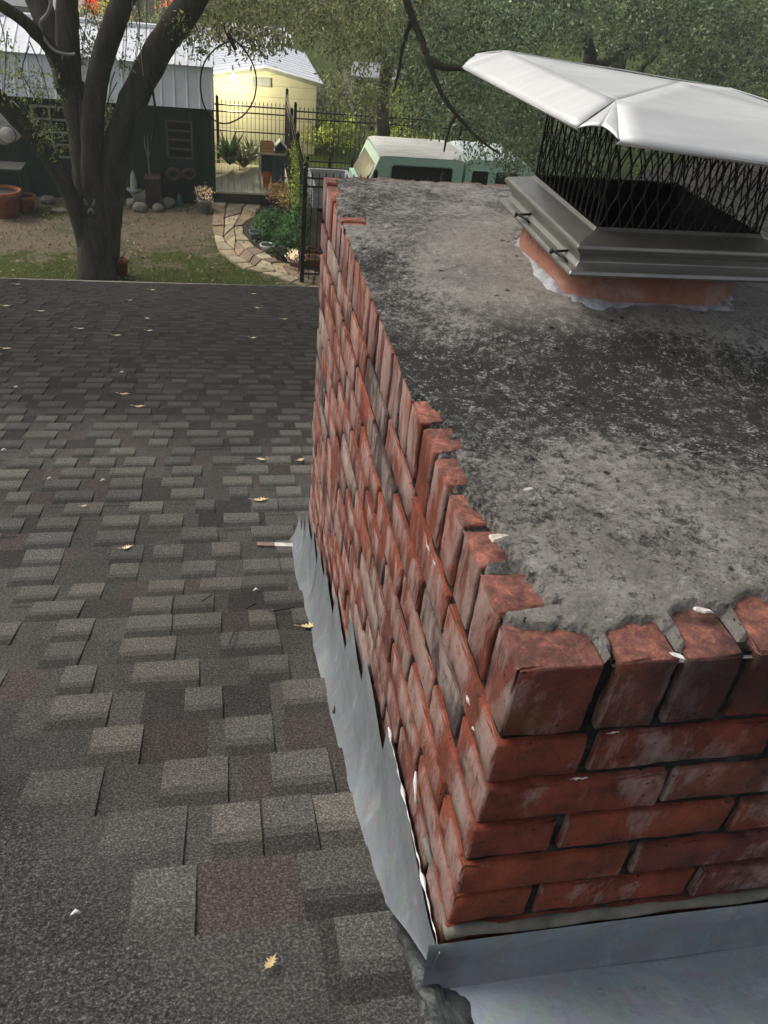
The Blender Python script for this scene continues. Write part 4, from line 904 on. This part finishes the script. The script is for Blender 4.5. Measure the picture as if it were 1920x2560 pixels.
fence('near row of black iron fence crossing right at the far end of the chimney top',(1.17,14.0),(3.6,14.1),G,-3.03,(-3.13,-3.27,-4.8),3,.12)
fence('low black tubular gate section between tall fence and pale trailer',(1.75,19.6),(3.35,19.65),G,-4.12,(-4.16,-4.5),4,5)
# ------------------------------------------------------------------ deck and what stands on it
def deck():
    t=thing('wooden_deck','low pale plank deck lit warm beside the dark green shed','deck',(.4,19.8,G)); n=NT('deck_boards'); c=n.mix(1,n.ramp(n.noise(4,5,stretch=(4,.4,1)),(.3,(.58,.52,.36)),(.7,(.74,.69,.52))),n.attr(),'MULTIPLY'); DB=n.fin(c,.75)
    m=M(); x=-.36
    while x<1.22: w_=.135; f=random.uniform(.82,1.08); m.box((x,18.72,-4.74),(x+w_,21.2,-4.70),(f,f,f)); x+=w_+.008
    m.build('boards',DB,t); m=M(); m.box((-.36,18.74,-4.92),(1.22,18.78,-4.742)); m.build('edge_board',simple('dark_edge_board',(.06,.055,.05),.85),t)
deck()
TC=simple('terracotta',(.30,.105,.05),.85,0,.3,9)
def pot(label,c,r,h,mat=TC,grp=None,name='plant_pot',plant=None,cat='pot',soil=True):
    t=thing(name,label,cat,c,grp); m=M(); c=tuple(float(q) for q in c)
    m.lathe([(.001,0),(r*.68,0),(r*.92,h*.80),(r*1.06,h*.80),(r*1.08,h),(r*.95,h),(r*.90,h*.88)],c,22); m.build('body',mat,t,smooth=True)
    if soil: m=M(); m.lathe([(r*.90,h*.9),(.001,h*.9)],c,22); m.build('soil',simple('potting_soil',(.03,.022,.016),.95),t)
    if plant: 
        lm,pr,n_,sz=plant; crown_mesh('foliage',[((c[0],c[1],c[2]+h+pr*.5),(pr,pr,pr*.8),n_,12,pr*.3)],lm,t,sz,int(abs(c[0])*100))
    return t
def g3(u,v,z=G): p=atz(u,v,z); return (float(p[0]),float(p[1]),z)
pot('terracotta pot with a bare twig right beside the oak trunk foot',g3(306,688),.125,.30)
pot('big terracotta pot leaning among the stones at the left edge',g3(18,540),.32,.52)
pot('mid size round terracotta pot right of the biggest one',g3(68,530),.20,.34)
pot('light grey pot of dry flowers at the right corner of the green shed',g3(512,532),.15,.30,simple('grey_pot',(.25,.27,.26),.8),plant=(leaf_mat('dry_leaf',(.22,.17,.12),(.35,.28,.22),(.3,.28,.26)),.20,26,.05))
pot('blue grey pot at the inner curve of the flagstone path',g3(640,606),.13,.22,simple('blue_pot',(.10,.15,.18),.6),'pots along the path')
pot('glossy white rimmed pot on the path border',g3(668,632),.14,.17,simple('white_pot',(.62,.66,.64),.4),'pots along the path')
pot('pale bowl of white flowers right of the wire ball on the path border',g3(742,668),.18,.16,simple('rose_bowl',(.30,.16,.12),.8),'pots along the path',plant=(leaf_mat('white_bloom',(.45,.42,.38),(.6,.56,.52),(.7,.68,.66)),.14,22,.045))
pot('terracotta pot with yellowish glazed rim nearest the chimney edge',g3(783,672),.15,.24,TC,'pots along the path')
pot('small terracotta pot just behind the yellowish rimmed one',g3(778,640),.11,.16,simple('orange_clay',(.50,.16,.08),.8),'pots along the path')
def yard_things():
    # twig in the trunk pot
    c=Vector(g3(306,688)); m=M(); limb(m,[c+Vector((0,0,.24)),c+Vector((.05,0,.36)),c+Vector((.10,0,.42))],.01,.006,5,.0,1,3); tag(m.build('bare_twig',BARK),'short bare twig sticking out of the pot by the oak','twig')
    c=np.array(g3(706,655)); t=thing('wire_ball','dark round wire ball between the white pot and the flower bowl','garden ball',tuple(c),'pots along the path'); m=M(); W=simple('rusty_wire',(.08,.06,.045),.8,.3)
    for k in range(9):
        a=k*math.pi/9; m.tube([(c[0]+.15*math.cos(q)*math.cos(a),c[1]+.15*math.cos(q)*math.sin(a),c[2]+.16+.15*math.sin(q)) for q in np.linspace(0,2*math.pi,20)],.008,4)
    for z in (-.08,0,.08): r=math.sqrt(.0225-z*z); m.tube([(c[0]+r*math.cos(q),c[1]+r*math.sin(q),c[2]+.16+z) for q in np.linspace(0,2*math.pi,20)],.008,4)
    m.build('wire_frame',W,t)
    # juniper and vine at the side fence
    def shrub(label,blobs,mat,size,seed,grp='shrubs by the side fence',asp=3,droop=-.3):
        c=blobs[0][0]; t=thing('shrub',label,'shrub',(c[0],c[1],G),grp); m=M(); 
        for k in range(4): limb(m,[(c[0]+random.uniform(-.05,.05),c[1],G),(c[0]+random.uniform(-.12,.12),c[1],(c[2]+G)/2),(c[0]+random.uniform(-.2,.2),c[1],c[2])],.02,.008,5,.02,k,3)
        m.build('stem',BARK,t); crown_mesh('foliage',blobs,mat,t,size,seed,droop,asp)
    def B(u,v,Y,r,nc=40,nl=18,cr=.07): return (at(u,v,Y),r,nc,nl,cr)
    shrub('dense dark green bush on the planting bed left of the fence post',[B(690,585,16.2,(.36,.3,.46),150),B(722,620,15.4,(.28,.25,.38),110),B(664,565,16.8,(.24,.25,.30),80),B(738,570,15.8,(.20,.2,.50),90)],LV_BED,.085,201)
    shrub('tall yellow green vine climbing the side fence',[B(742,385,16.4,(.10,.4,.22),34),B(748,430,16,(.12,.4,.28),50),B(745,475,15.6,(.13,.3,.30),44)],LV_LIME,.055,202,droop=.4)
    shrub('dark leafy vine on the near fence post beside the chimney corner',[B(757,520,14.5,(.09,.15,.45),50),B(752,600,14.4,(.09,.15,.4),40)],LV_BED,.05,203)
    shrub('mixed bronze and green plants at the right end of the deck',[B(700,480,18.2,(.3,.2,.18),44),B(722,500,17.6,(.22,.2,.2),36)],leaf_mat('bronze_leaf',(.10,.07,.035),(.14,.10,.05),(.38,.30,.20)),.07,204)
    # spiky plants on the deck
    def spiky(label,c,n_,L,mat,w_=.035):
        t=thing('spiky_plant',label,'plant',tuple(c),'spiky plants at the back of the deck'); m=M(); c=Vector(c)
        for k in range(n_):
            a=random.uniform(0,2*math.pi); e=random.uniform(.3,1.35); l=L*random.uniform(.6,1.1); d=Vector((math.cos(a)*math.cos(e),math.sin(a)*math.cos(e),math.sin(e))); s=d.cross(Vector((0,0,1))).normalized()*w_
            p1=c+d*l*.5+Vector((0,0,.03)); p2=c+d*l-Vector((0,0,l*.12)); m.add([c-s*.4,c+s*.4,p1+s,p1-s,p2],[(0,1,2,3),(3,2,4)],(random.uniform(.6,1.3),)*3)
        m.build('leaves',mat,t)
    c1=atz(575,428,-4.7)
    spiky('broad leaved dark plant left on the deck beside the shed corner',(c1[0],c1[1],-4.55),46,.95,LV_BED,.055); c2=atz(610,430,-4.7)
    spiky('spiky plant in the middle of the deck back',(c2[0],c2[1],-4.6),56,.85,LV_OLIVE,.03); c3=atz(632,415,-4.7)
    spiky('shadowed spiky plant touching the potting table',(c3[0],c3[1],-4.6),46,.80,LV_DARK,.035)
    # potting table with crate, little gable house, orange bucket
    p=atz(690,470,-4.7); x0,x1,y0,y1=.62,1.22,p[1]-.1,p[1]+.45; zt=at(690,385,y0)[2]
    t=thing('potting_table','dark teal potting table standing at the right end of the deck','table',(.9,y0,-4.7)); TL=simple('teal_paint',(.05,.09,.10),.7); CR=simple('cream_edge',(.55,.52,.36),.7)
    m=M(); m.box((x0,y0,zt-.03),(x1,y1,zt)); m.build('tabletop',CR,t); m=M(); m.box((x0+.30,y0+.04,-4.69),(x1-.02,y1-.02,zt-.031)); m.build('cabinet',TL,t); m=M(); m.box((x0+.02,y0+.30,-4.45),(x0+.299,y1-.02,zt-.031)); m.build('back_panel',TL,t)
    for x,y in ((x0+.02,y0+.02),(x0+.02,y1-.05)): m=M(); m.box((x-.015,y-.015,-4.70),(x+.02,y+.02,zt-.031)); m.build('leg',CR,t)
    t=thing('slatted_crate','orange brown slatted crate on the left of the potting table','crate',(x0+.16,y0+.15,zt)); m=M(); WD=simple('orange_wood',(.50,.27,.10),.75)
    for k in range(8): yk=y0+.05+.2*(k//4); m=M(); m.box((x0+.02,yk,zt+.012+k%4*.055),(x0+.33,yk+.015,zt+.052+k%4*.055)); m.build('slat',WD,t)
    for xx in (x0+.02,x0+.31): m=M(); m.box((xx,y0+.066,zt+.001),(xx+.02,y0+.249,zt+.225)); m.build('end_board',CR,t)
    t=thing('bird_house','little open gable bird house on the right of the potting table','bird house',(x0+.46,y0+.15,zt)); m=M(); xa,xb,xm=x0+.34,x0+.60,x0+.47
    m.add([(xa+.02,y0+.08,zt),(xb-.02,y0+.08,zt),(xb-.02,y0+.08,zt+.10),(xm,y0+.08,zt+.22),(xa+.02,y0+.08,zt+.10),(xa+.02,y0+.28,zt),(xb-.02,y0+.28,zt),(xb-.02,y0+.28,zt+.10),(xm,y0+.28,zt+.22),(xa+.02,y0+.28,zt+.10)],[(0,1,2,3,4),(9,8,7,6,5),(0,4,9,5),(2,1,6,7)]); m.build('body',simple('dark_box',(.05,.055,.04),.8),t)
    m=M(); 
    for s,q in ((xa-.03,-1),(xb+.03,1)): m.add([(s,y0+.03,zt+.075),(xm,y0+.03,zt+.245),(xm,y0+.32,zt+.245),(s,y0+.32,zt+.075),(s,y0+.03,zt+.105),(xm,y0+.03,zt+.275),(xm,y0+.32,zt+.275),(s,y0+.32,zt+.105)],[(0,1,2,3),(7,6,5,4),(0,4,5,1),(0,3,7,4)])
    m.build('roof',simple('pale_board',(.55,.55,.50),.6),t)
    c=at(662,428,y0+.15); pot('bright orange bucket on the deck under the potting table',(x0+.17,y0+.12,-4.68),.11,.30,simple('orange_plastic',(.70,.16,.03),.5),name='bucket',cat='bucket',soil=False)
    # things against the shed wall
    ST=simple('field_stone',(.20,.185,.15),.9,0,.35,8,bump=.5)
    for k,(u,v,r,lab) in enumerate([(372,508,(.26,.16,.18),'largest rounded stone left of the planter box foot'),(352,528,(.16,.13,.12),'small rounded stone in front of the largest one'),(418,518,(.17,.13,.14),'pale rounded stone left of the teal cone'),(395,528,(.13,.1,.1),'low dark stone between the two bigger ones'),(330,520,(.13,.12,.13),'rounded stone under the white lily ornament'),(155,530,(.22,.12,.05),'flat mossy slab left of the oak trunk'),(120,508,(.15,.12,.10),'dull grey stone left of the flat slab')]):
        c=Vector(g3(u,v)); V=[];n1,n2=14,9
        m=M()
        for i in range(n2+1):
            th=math.pi*i/n2
            for j in range(n1):
                ph=2*math.pi*j/n1; d=Vector((math.sin(th)*math.cos(ph),math.sin(th)*math.sin(ph),math.cos(th))); q=1+.28*noise.noise(d*1.6+Vector((k*5,0,0)))+.1*noise.noise(d*4+Vector((k,3,0))); V.append((c.x+d.x*r[0]*q,c.y+d.y*r[1]*q,c.z+r[2]*.6+d.z*r[2]*q))
        m.add(V,[(i*n1+j,i*n1+(j+1)%n1,(i+1)*n1+(j+1)%n1,(i+1)*n1+j)[::-1] for i in range(n2) for j in range(n1)]); tag(m.build('stone',ST,smooth=True),lab,'stone','stones along the shed foot')
    c=g3(338,505); t=thing('lily_ornament','white cone in a frilled white collar right of the oak trunk','garden ornament',c); m=M(); WH=simple('white_resin',(.42,.45,.46),.5)
    z0=at(338,468,c[1])[2]; m.lathe([(.001,0),(.07,.02),(.05,.12),(.10,.20),(.17,.27),(.15,.30),(.07,.24),(.05,.25)],c,18); m.build('vase',WH,t,smooth=True)
    m=M(); zz=at(338,425,c[1])[2]-G; m.lathe([(.085,.26),(.075,.45),(.045,zz-.08),(.002,zz)],c,14); m.build('cone',simple('cream_cone',(.40,.42,.33),.6),t,smooth=True)
    c=g3(449,515); m=M(); m.lathe([(.10,0),(.07,.10),(.02,.26),(.001,.28)],c,12); tag(m.build('garden_cone',simple('teal_cone',(.03,.14,.15),.6),smooth=True),'small dark teal cone at the foot of the shed','cone')
    a=at(362,443,18.4); b=at(402,490,18.4); m=M(); m.box((a[0],18.2,G),(b[0],18.6,a[2])); 
    t=thing('planter_box','dim brown square planter box against the green shed','planter',((a[0]+b[0])/2,18.4,G)); m.build('box',simple('brown_planter',(.045,.030,.025),.85),t); m=M(); m.box((a[0]-.02,18.18,a[2]+.001),(b[0]+.02,18.62,a[2]+.03)); m.build('rim',simple('planter_rim',(.06,.04,.032),.85),t)
    m=M(); A=at(374,440,18.4);Bq=at(370,392,18.4)
    m.tube([tuple(A-np.array((0,0,.05))),tuple(Bq)],.018,6)
    for u in (362,370,380): m.tube([tuple(Bq),tuple(at(u,365,18.4)),tuple(at(u-2,335,18.4))],[.016,.011,.006],6)
    tag(m.build('garden_fork',simple('pale_handle',(.22,.19,.15),.8)),'pale three pronged garden fork standing in the brown planter box','garden fork')
    # table and white tubs at the left edge
    a=at(0,412,17.9); b=at(58,412,17.9); t=thing('garden_table','thin legged dark metal table at the left edge before the shed','table',(a[0],17.9,G)); MT=simple('dull_metal',(.10,.095,.085),.6,.3); m=M(); m.box((a[0]-.5,17.6,a[2]-.03),(b[0],18.2,a[2])); m.build('tabletop',MT,t)
    for x,y in ((b[0]-.05,17.62),(b[0]-.05,18.17),(a[0]-.4,17.62),(a[0]-.4,18.17)): m=M(); m.tube([(x,y,a[2]-.031),(x+.02,y,G)],.014,6); m.build('leg',MT,t)
    WT=simple('dull_white_enamel',(.42,.40,.36),.6)
    for nm,lab,u,v,Y,r in (('round_panel','large dull white round panel at the left edge below the roof',2,300,17.7,.44),('tub_lid','smaller white round lid with black rim before the large round panel',18,337,17.2,.165)):
        c=at(u,v,Y); t=thing(nm,lab,'panel' if r>.3 else 'lid',tuple(c)); R_=Matrix.Translation(Vector(c))@Matrix.Rotation(math.radians(75),4,'X'); m=M(); m.lathe([(.001,.05),(r*.6,.04),(r*.93,.0)],n=32,mat=R_); m.lathe([(r*.93,0),(.001,-.02)],n=32,mat=R_); m.build('disc',WT,t,smooth=True)
        m=M(); m.lathe([(r*.93,.012),(r,.006),(r,-.015),(r*.93,-.018)],n=32,mat=R_); m.build('rim',simple('black_rim',(.015,.015,.015),.5) if r<.3 else WT,t,smooth=True)
    # small pale ornament tied to the trunk
    c=at(226,520,13.60); t=thing('trunk_ornament','small pale folded ribbon tied on the oak trunk','ornament',tuple(c)); m=M(); RB=simple('pale_ribbon',(.22,.22,.25),.8)
    c=np.array(c)
    for s in (-1,1):
        m=M(); m.tube([tuple(c+(s*.03,0,.06)),tuple(c+(s*.085,-.01,.13)),tuple(c+(s*.07,0,.06)),tuple(c+(s*.02,0,.03))],[.012,.03,.018,.008],7); m.build('loop',RB,t,smooth=True)
        m=M(); m.tube([tuple(c),tuple(c+(s*.03,-.01,-.05)),tuple(c+(s*.045,0,-.10))],[.014,.020,.006],7); m.build('tail',RB,t,smooth=True)
yard_things()
# ------------------------------------------------------------------ mint truck with camper shell, pale trailer
def truck():
    t=thing('pickup_truck','mint green pickup with white topped camper shell parked behind the fence','truck',(4.6,17.9,G)); MG=simple('mint_paint',(.52,.78,.62),.35,0,.08,2,bump=.02); WH=simple('chalky_white_roof',(.78,.76,.68),.6,0,.22,5,stretch=(.6,4,1)); BL=simple('tinted_glass',(.006,.008,.008),.12); CH=simple('truck_chrome',(.5,.5,.5),.3,.8); TY=simple('tyre_rubber',(.015,.015,.015),.8)
    y0,y1=17.0,18.75
    def side(m,prof,ya,yb,t_=(1,1,1)):
        n_=len(prof); m.add([(x,ya,z) for x,z in prof]+[(x,yb,z) for x,z in prof],[tuple(range(n_)),tuple(range(n_,2*n_))[::-1]]+[(k+n_,(k+1)%n_+n_,(k+1)%n_,k) for k in range(n_)],t_)
    zt=-3.38; zs=-4.05
    m=M(); side(m,[(2.72,zs),(4.78,zs),(4.78,zt-.03),(4.72,zt),(3.06,zt),(2.98,zt-.03)],y0,y1); sh=m.build('camper_shell',MG,t)
    m=M(); V=[]; nx,ny=14,10
    for i in range(nx+1):
        for j in range(ny+1):
            u=i/nx;v=j/ny; x=2.95+(4.80-2.95)*u; y=y0+.0+(y1-y0)*v; e=min(v,1-v); z=zt+.012+.055*min(1,e/.16)**.6+.010*math.sin(math.pi*v)*1+(.008 if int(v*10)%2 else 0); z-= .03*max(0,1-u/.05)+.03*max(0,(u-.95)/.05); V.append((x,y,z))
    m.add(V,[(i*(ny+1)+j,(i+1)*(ny+1)+j,(i+1)*(ny+1)+j+1,i*(ny+1)+j+1) for i in range(nx) for j in range(ny)]); m.build('shell_roof',WH,t,smooth=True)
    def rw(x0,x1,z0,z1,r=.07,y=y0-.006,parent=t,nm='side_window',slx=0):
        m=M(); P=[]
        for cx,cz,a0 in ((x1-r,z1-r,0),(x0+r,z1-r,90),(x0+r,z0+r,180),(x1-r,z0+r,270)):
            for k in range(6): q=math.radians(a0+90*k/5); P.append((cx+r*math.cos(q)+slx*(z1-cz-r*math.sin(q)),y,cz+r*math.sin(q)))
        m.add(P,[tuple(range(len(P)))[::-1]]); w_=m.build(nm,BL,parent); m=M(); m.tube(P+[P[0]],.012,5); m.build('frame',MG if nm!='side_window' else simple('mint_trim',(.22,.42,.28),.5),w_); return w_
    rw(3.24,4.56,-3.94,-3.53)
    m=M(); m.add([(2.70,y0+.10,zs+.05),(2.70,y1-.10,zs+.05),(2.985,y1-.14,zt-.08),(2.985,y0+.14,zt-.08)],[(0,3,2,1)]); bpy_o=m.build('rear_window',simple('rear_glass',(.09,.09,.08),.25),t); bpy_o.location=(-.012,0,0)
    # cab
    m=M(); side(m,[(4.84,zs),(6.75,zs),(6.42,zt-.20),(6.22,zt-.03),(6.05,zt+.03),(5.0,zt+.045),(4.86,zt)],y0,y1); m.build('cab',MG,t)
    m=M(); V=[(4.85,y0+.03,zt+.004),(5.0,y0+.03,zt+.05),(6.05,y0+.03,zt+.035),(6.21,y0+.03,zt-.026),(4.85,y1-.03,zt+.004),(5.0,y1-.03,zt+.05),(6.05,y1-.03,zt+.035),(6.21,y1-.03,zt-.026)]; m.add(V,[(0,1,5,4)[::-1],(1,2,6,5)[::-1],(2,3,7,6)[::-1]]); m.build('cab_roof',simple('pale_mint_roof',(.62,.70,.66),.5),t)
    rw(4.98,5.36,-3.98,-3.55,.05,nm='cab_window'); rw(5.50,6.02,-3.98,-3.55,.05,nm='cab_window')
    m=M(); m.add([(6.765,y0+.12,zs+.02),(6.765,y1-.12,zs+.02),(6.435,y1-.12,zt-.21),(6.435,y0+.12,zt-.21)],[(0,1,2,3)]); m.build('windscreen',BL,t)
    m=M(); side(m,[(2.6,-4.62),(8.2,-4.62),(8.2,-4.2),(8.1,-4.08),(6.76,-4.06),(6.74,-4.052),(2.62,-4.052)],y0+.001,y1-.001); m.build('body',MG,t)
    m=M(); m.box((2.50,y0+.05,-4.66),(2.598,y1-.05,-4.52)); m.build('bumper',CH,t); m=M(); m.box((8.201,y0+.05,-4.66),(8.3,y1-.05,-4.52)); m.build('bumper',CH,t)
    for x in (3.4,7.3):
        for y,s in ((y0-.01,1),(y1+.01,-1)):
            R_=Matrix.Translation((x,y,-4.65))@Matrix.Rotation(math.radians(90*s),4,'X'); m=M(); m.lathe([(.20,0),(.35,.0),(.35,-.2),(.20,-.2)],n=24,mat=R_); w_=m.build('wheel',TY,t,smooth=True); m=M(); m.lathe([(.001,.01),(.19,.008)],n=24,mat=R_); m.build('rim',CH,w_)
    m=M(); m.tube([(6.1,y0,zs+.1),(6.15,y0-.12,zs+.14)],.012,5); m.box((6.1,y0-.28,zs+.08),(6.16,y0-.12,zs+.26)); m.build('wing_mirror',CH,t)
    # trailer
    t=thing('utility_trailer','dull white open utility trailer standing left of the mint truck','trailer',(2.0,17.6,G)); W2=simple('scuffed_white',(.50,.50,.50),.6,0,.3); m=M(); zz=-4.02
    a=[(1.62,16.9),(2.52,16.9),(2.52,18.4),(1.62,18.4)]
    for q,(lo,hi) in enumerate((((1.62,16.9,-4.45),(2.52,16.96,zz)),((1.62,18.34,-4.45),(2.52,18.4,zz)),((1.62,16.961,-4.45),(1.68,18.339,zz)),((2.46,16.961,-4.45),(2.52,18.339,zz)))): m.box(lo,hi)
    m.build('side_boards',W2,t); m=M(); m.box((1.66,16.97,-4.47),(2.48,18.33,-4.40)); m.build('floor',simple('trailer_floor',(.06,.06,.06),.9),t)
    for y in (16.85,18.45):
        R_=Matrix.Translation((2.1,y,-4.72))@Matrix.Rotation(math.radians(90 if y<17 else -90),4,'X'); m=M(); m.lathe([(.001,0),(.27,.0),(.27,-.12),(.001,-.12)],n=20,mat=R_); m.build('wheel',TY,t)
truck()
# ------------------------------------------------------------------ fallen leaves and bits on the roof
LF=NT('dry_oak_leaf'); LFm=LF.fin(LF.mix(1,LF.ramp(LF.noise(60,4),(.3,(.62,.50,.30)),(.7,(.85,.78,.58))),LF.attr(),'MULTIPLY'),.6)
def oak_leaf(name,label,u,v,s,rz,tint=(1,1,1),curl=.35,grp='fallen leaves on the shingle roof'):
    # find where the sight line meets the roof
    d=ray(u,v); t_=0
    for k in range(4000):
        t_=.2+k*.0025; p=CAM_C+d*t_
        if p[2]<roofz(p[1])+.012: break
    out=[(-1,0),(-.75,.10),(-.55,.38),(-.45,.12),(-.20,.50),(-.10,.16),(.15,.55),(.22,.18),(.48,.38),(.50,.12),(1,.0)]
    m=M(); pts=[(x,y) for x,y in out]+[(x,-y*.9) for x,y in out[::-1][1:-1]]
    spine=[(x,0) for x in (-1,-.5,-.1,.25,.5,1)]
    V=[]; R_=Matrix.Rotation(rz,3,'Z'); nrm=roofn(p[1]); sl=math.atan2(-nrm[0],nrm[1])*-1
    Rr=Matrix.Rotation(math.atan((roofz(p[1]+.05)-roofz(p[1]-.05))/.1),3,'X')
    f=lambda x,y: Rr@(R_@Vector((x*s,y*s,s*(curl*(y*y)*1.4+curl*.5*x*x+.05*math.sin(x*5)))))
    n_=len(pts); V=[f(*q) for q in pts]+[f(0,0)+Vector((0,0,0))]
    m.add(V,[(k,(k+1)%n_,n_) for k in range(n_)],tint); m.tube([f(-1,0),f(-1.45,.08)],s*.03,4,tint)
    o=m.build(name,LFm,None); o.location=(p[0],p[1],p[2]+.004); tag(o,label,'leaf',grp); return o
LL=[(775,1568,.042,.3,(1.0,.95,.5),'yellow star shaped leaf against the foot of the step flashing'),(677,2410,.020,1.0,(.75,.6,.25),'ochre leaf flat on the nearest shingles at the bottom of the view'),
 (652,1150,.036,2.6,(1.25,1.1,.7),'pale straw leaf on the shingles left of the chimney, upper of a pair'),(752,1152,.036,.8,(1.15,1.05,.6),'straw leaf tucked against the side of the chimney'),(652,1252,.045,.2,(1.2,.95,.55),'curled straw leaf below the pale pair, left of the chimney'),
 (318,1371,.030,.6,(1.35,1.2,1.0),'small pale curled leaf alone in the middle of the slope'),(312,987,.05,.1,(1.0,.7,.45),'reddish tan leaf at the start of the darker upper slope'),(350,1018,.05,.2,(1.1,.9,.6),'tan leaf just right of and below the reddish one'),
 (211,1267,.02,.5,(1.0,.8,.5),'tiny tan leaf left of the middle of the slope'),(294,840,.055,.3,(1,.9,.6),'double leaf in the dark upper slope left of centre'),(17,873,.055,.1,(1.1,1,.7),'leaf at the left edge of the dark upper slope'),
 (375,828,.05,.4,(1.1,.95,.6),'leaf right of the double leaf on the dark upper slope'),(203,823,.045,.1,(1,.85,.75),'pinkish sliver of leaf above the double leaf'),(368,797,.05,2.2,(1.1,1.1,1.0),'whitish leaf above the one right of the double leaf'),(104,779,.045,.2,(1.1,1.1,1),'pale sliver of leaf upper left on the dark slope'),
 (16,766,.06,.5,(1.1,1.05,.8),'forked pale leaf near the top left of the roof'),(45,712,.045,.3,(1.1,1.1,1),'faint pale leaf close to the eave at the left'),(382,726,.06,.6,(1.2,1.1,.8),'bright leaf near the eave left of centre'),(635,736,.06,.2,(1.0,.75,.55),'reddish brown leaf closest to the eave near the chimney'),
 (643,771,.055,2.5,(1.3,1.25,.9),'bright pale leaf below the reddish brown one near the eave'),(712,799,.05,.3,(1,.9,.6),'dull tan leaf near the eave closest to the chimney'),(634,846,.05,.5,(1.3,1.3,1.2),'white leaf in the darkest belt of the slope near the chimney'),(326,752,.04,.7,(.8,.8,.75),'faint grey leaf left of centre below the eave')]
for u,v,s,rz,ti,lab in LL: oak_leaf('fallen_leaf',lab,u,v,s*(.72 if s<.05 else .62),rz,tuple(.35+.6*q for q in ti))
def roof_hit(u,v):
    d=ray(u,v)
    for k in range(5000):
        p=CAM_C+d*(.2+k*.002)
        if p[2]<roofz(p[1])+.012: return p
    return p
def roof_bits():
    a=roof_hit(643,1362); b=roof_hit(752,1366); t=thing('paint_strip','short rust and white painted strip lying against the far end of the flashing','metal strip',tuple(a)); e=np.array(b)-np.array(a); mid=np.array(a)+e*.4
    for nm,p,q,col in (('rusty_end',np.array(a),mid,(.24,.15,.12)),('white_end',mid,np.array(b),(.62,.60,.54))):
        m=M(); up=np.array((0,0,.006)); s=np.array((0,.009,0)); m.add([p-s,q-s,q+s,p+s,p-s+up,q-s+up,q+s+up,p+s+up],[(4,5,6,7),(0,1,5,4),(1,2,6,5),(2,3,7,6),(3,0,4,7)]); m.build(nm,simple(nm,col,.7,0,.4,30),t)
    WC=simple('white_chip',(.7,.7,.66),.7)
    for k,(u,v,lab) in enumerate([(124,1200,'white speck of mortar left of the middle of the slope'),(258,1204,'small white speck right of the other one mid slope'),(305,933,'white sliver high on the slope left of centre'),(40,970,'white sliver high on the slope near the left edge'),(10,1128,'white speck at the left edge mid slope'),(640,1479,'pale flat chip on the shingles left of the yellow star leaf'),(190,2290,'tiny white thread on the nearest shingles at lower left')]):
        p=roof_hit(u,v); m=M(); s=.006+.0015*p[1]; m.tube([(p[0]-s,p[1],p[2]+.004),(p[0],p[1]+s*.5,p[2]+.007),(p[0]+s,p[1]+s*.3,p[2]+.004)],[s*.2,s*.5,s*.2],5); tag(m.build('mortar_speck',WC,smooth=True),lab,'chip','white specks on the roof')
    BR=simple('twig_bark',(.04,.03,.025),.9)
    for k,(L_,lab) in enumerate([([(615,1528),(640,1515),(680,1535),(735,1525)],'thin curved twig lying above the yellow star leaf'),([(505,1510),(520,1500),(532,1492)],'short twig on a light shingle left of the curved one'),([(575,1615),(585,1585),(583,1560)],'short upright twig below the curved one'),([(833,1790),(838,1770),(830,1720)],'dark twig lying along the foot of the flashing')]):
        m=M(); m.tube([tuple(np.array(roof_hit(u,v))+np.array((0,0,.010))) for u,v in L_],.0022,5); tag(m.build('fallen_twig',BR),lab,'twig','twigs on the roof')
roof_bits()
def grass():
    r=np.random.default_rng(8); n_=9000; x=r.uniform(-7,1.2,n_); y=r.uniform(12.5,18.3,n_); 
    k=np.array([noise.noise(Vector((a*.55*1.2,b*.55*1.2,2))) for a,b in zip(x,y)]); prob=np.clip(k*1.3+.25+np.clip((14.6-y)*.35,-.5,.6),0.03,1); sel=r.uniform(0,1,n_)<prob; P=np.stack([x,y,np.full(n_,G+.01)],1)[sel]
    V,F,T=leafgeo(P,.085,-1.6,5,3); tag(np_mesh('grass',V,F,T,leaf_mat('grass_blade',(.03,.042,.010),(.05,.062,.018),(.10,.085,.05))),kind='stuff')
    n_=4500; x=r.uniform(-7,1.0,n_); y=r.uniform(12.5,18.5,n_); V,F,T=leafgeo(np.stack([x,y,np.full(n_,G+.02)],1),.055,.2,1.8,4); tag(np_mesh('leaf_litter',V,F,T,leaf_mat('litter',(.075,.057,.04),(.11,.09,.065),(.05,.04,.028))),kind='stuff')
grass()

def haze():
    m=M(); m.box((-58,-5.5,-7.5),(58,58,9.5)); n=bpy.data.materials.new('pale_air'); n.use_nodes=True; t=n.node_tree; t.nodes.remove(t.nodes['Principled BSDF']); v=t.nodes.new('ShaderNodeVolumePrincipled'); v.inputs['Color'].default_value=(.86,.92,.88,1); v.inputs['Density'].default_value=.0021; v.inputs['Anisotropy'].default_value=.2
    t.links.new(v.outputs[0],t.nodes['Material Output'].inputs['Volume']); tag(m.build('haze',n),kind='stuff')
haze()
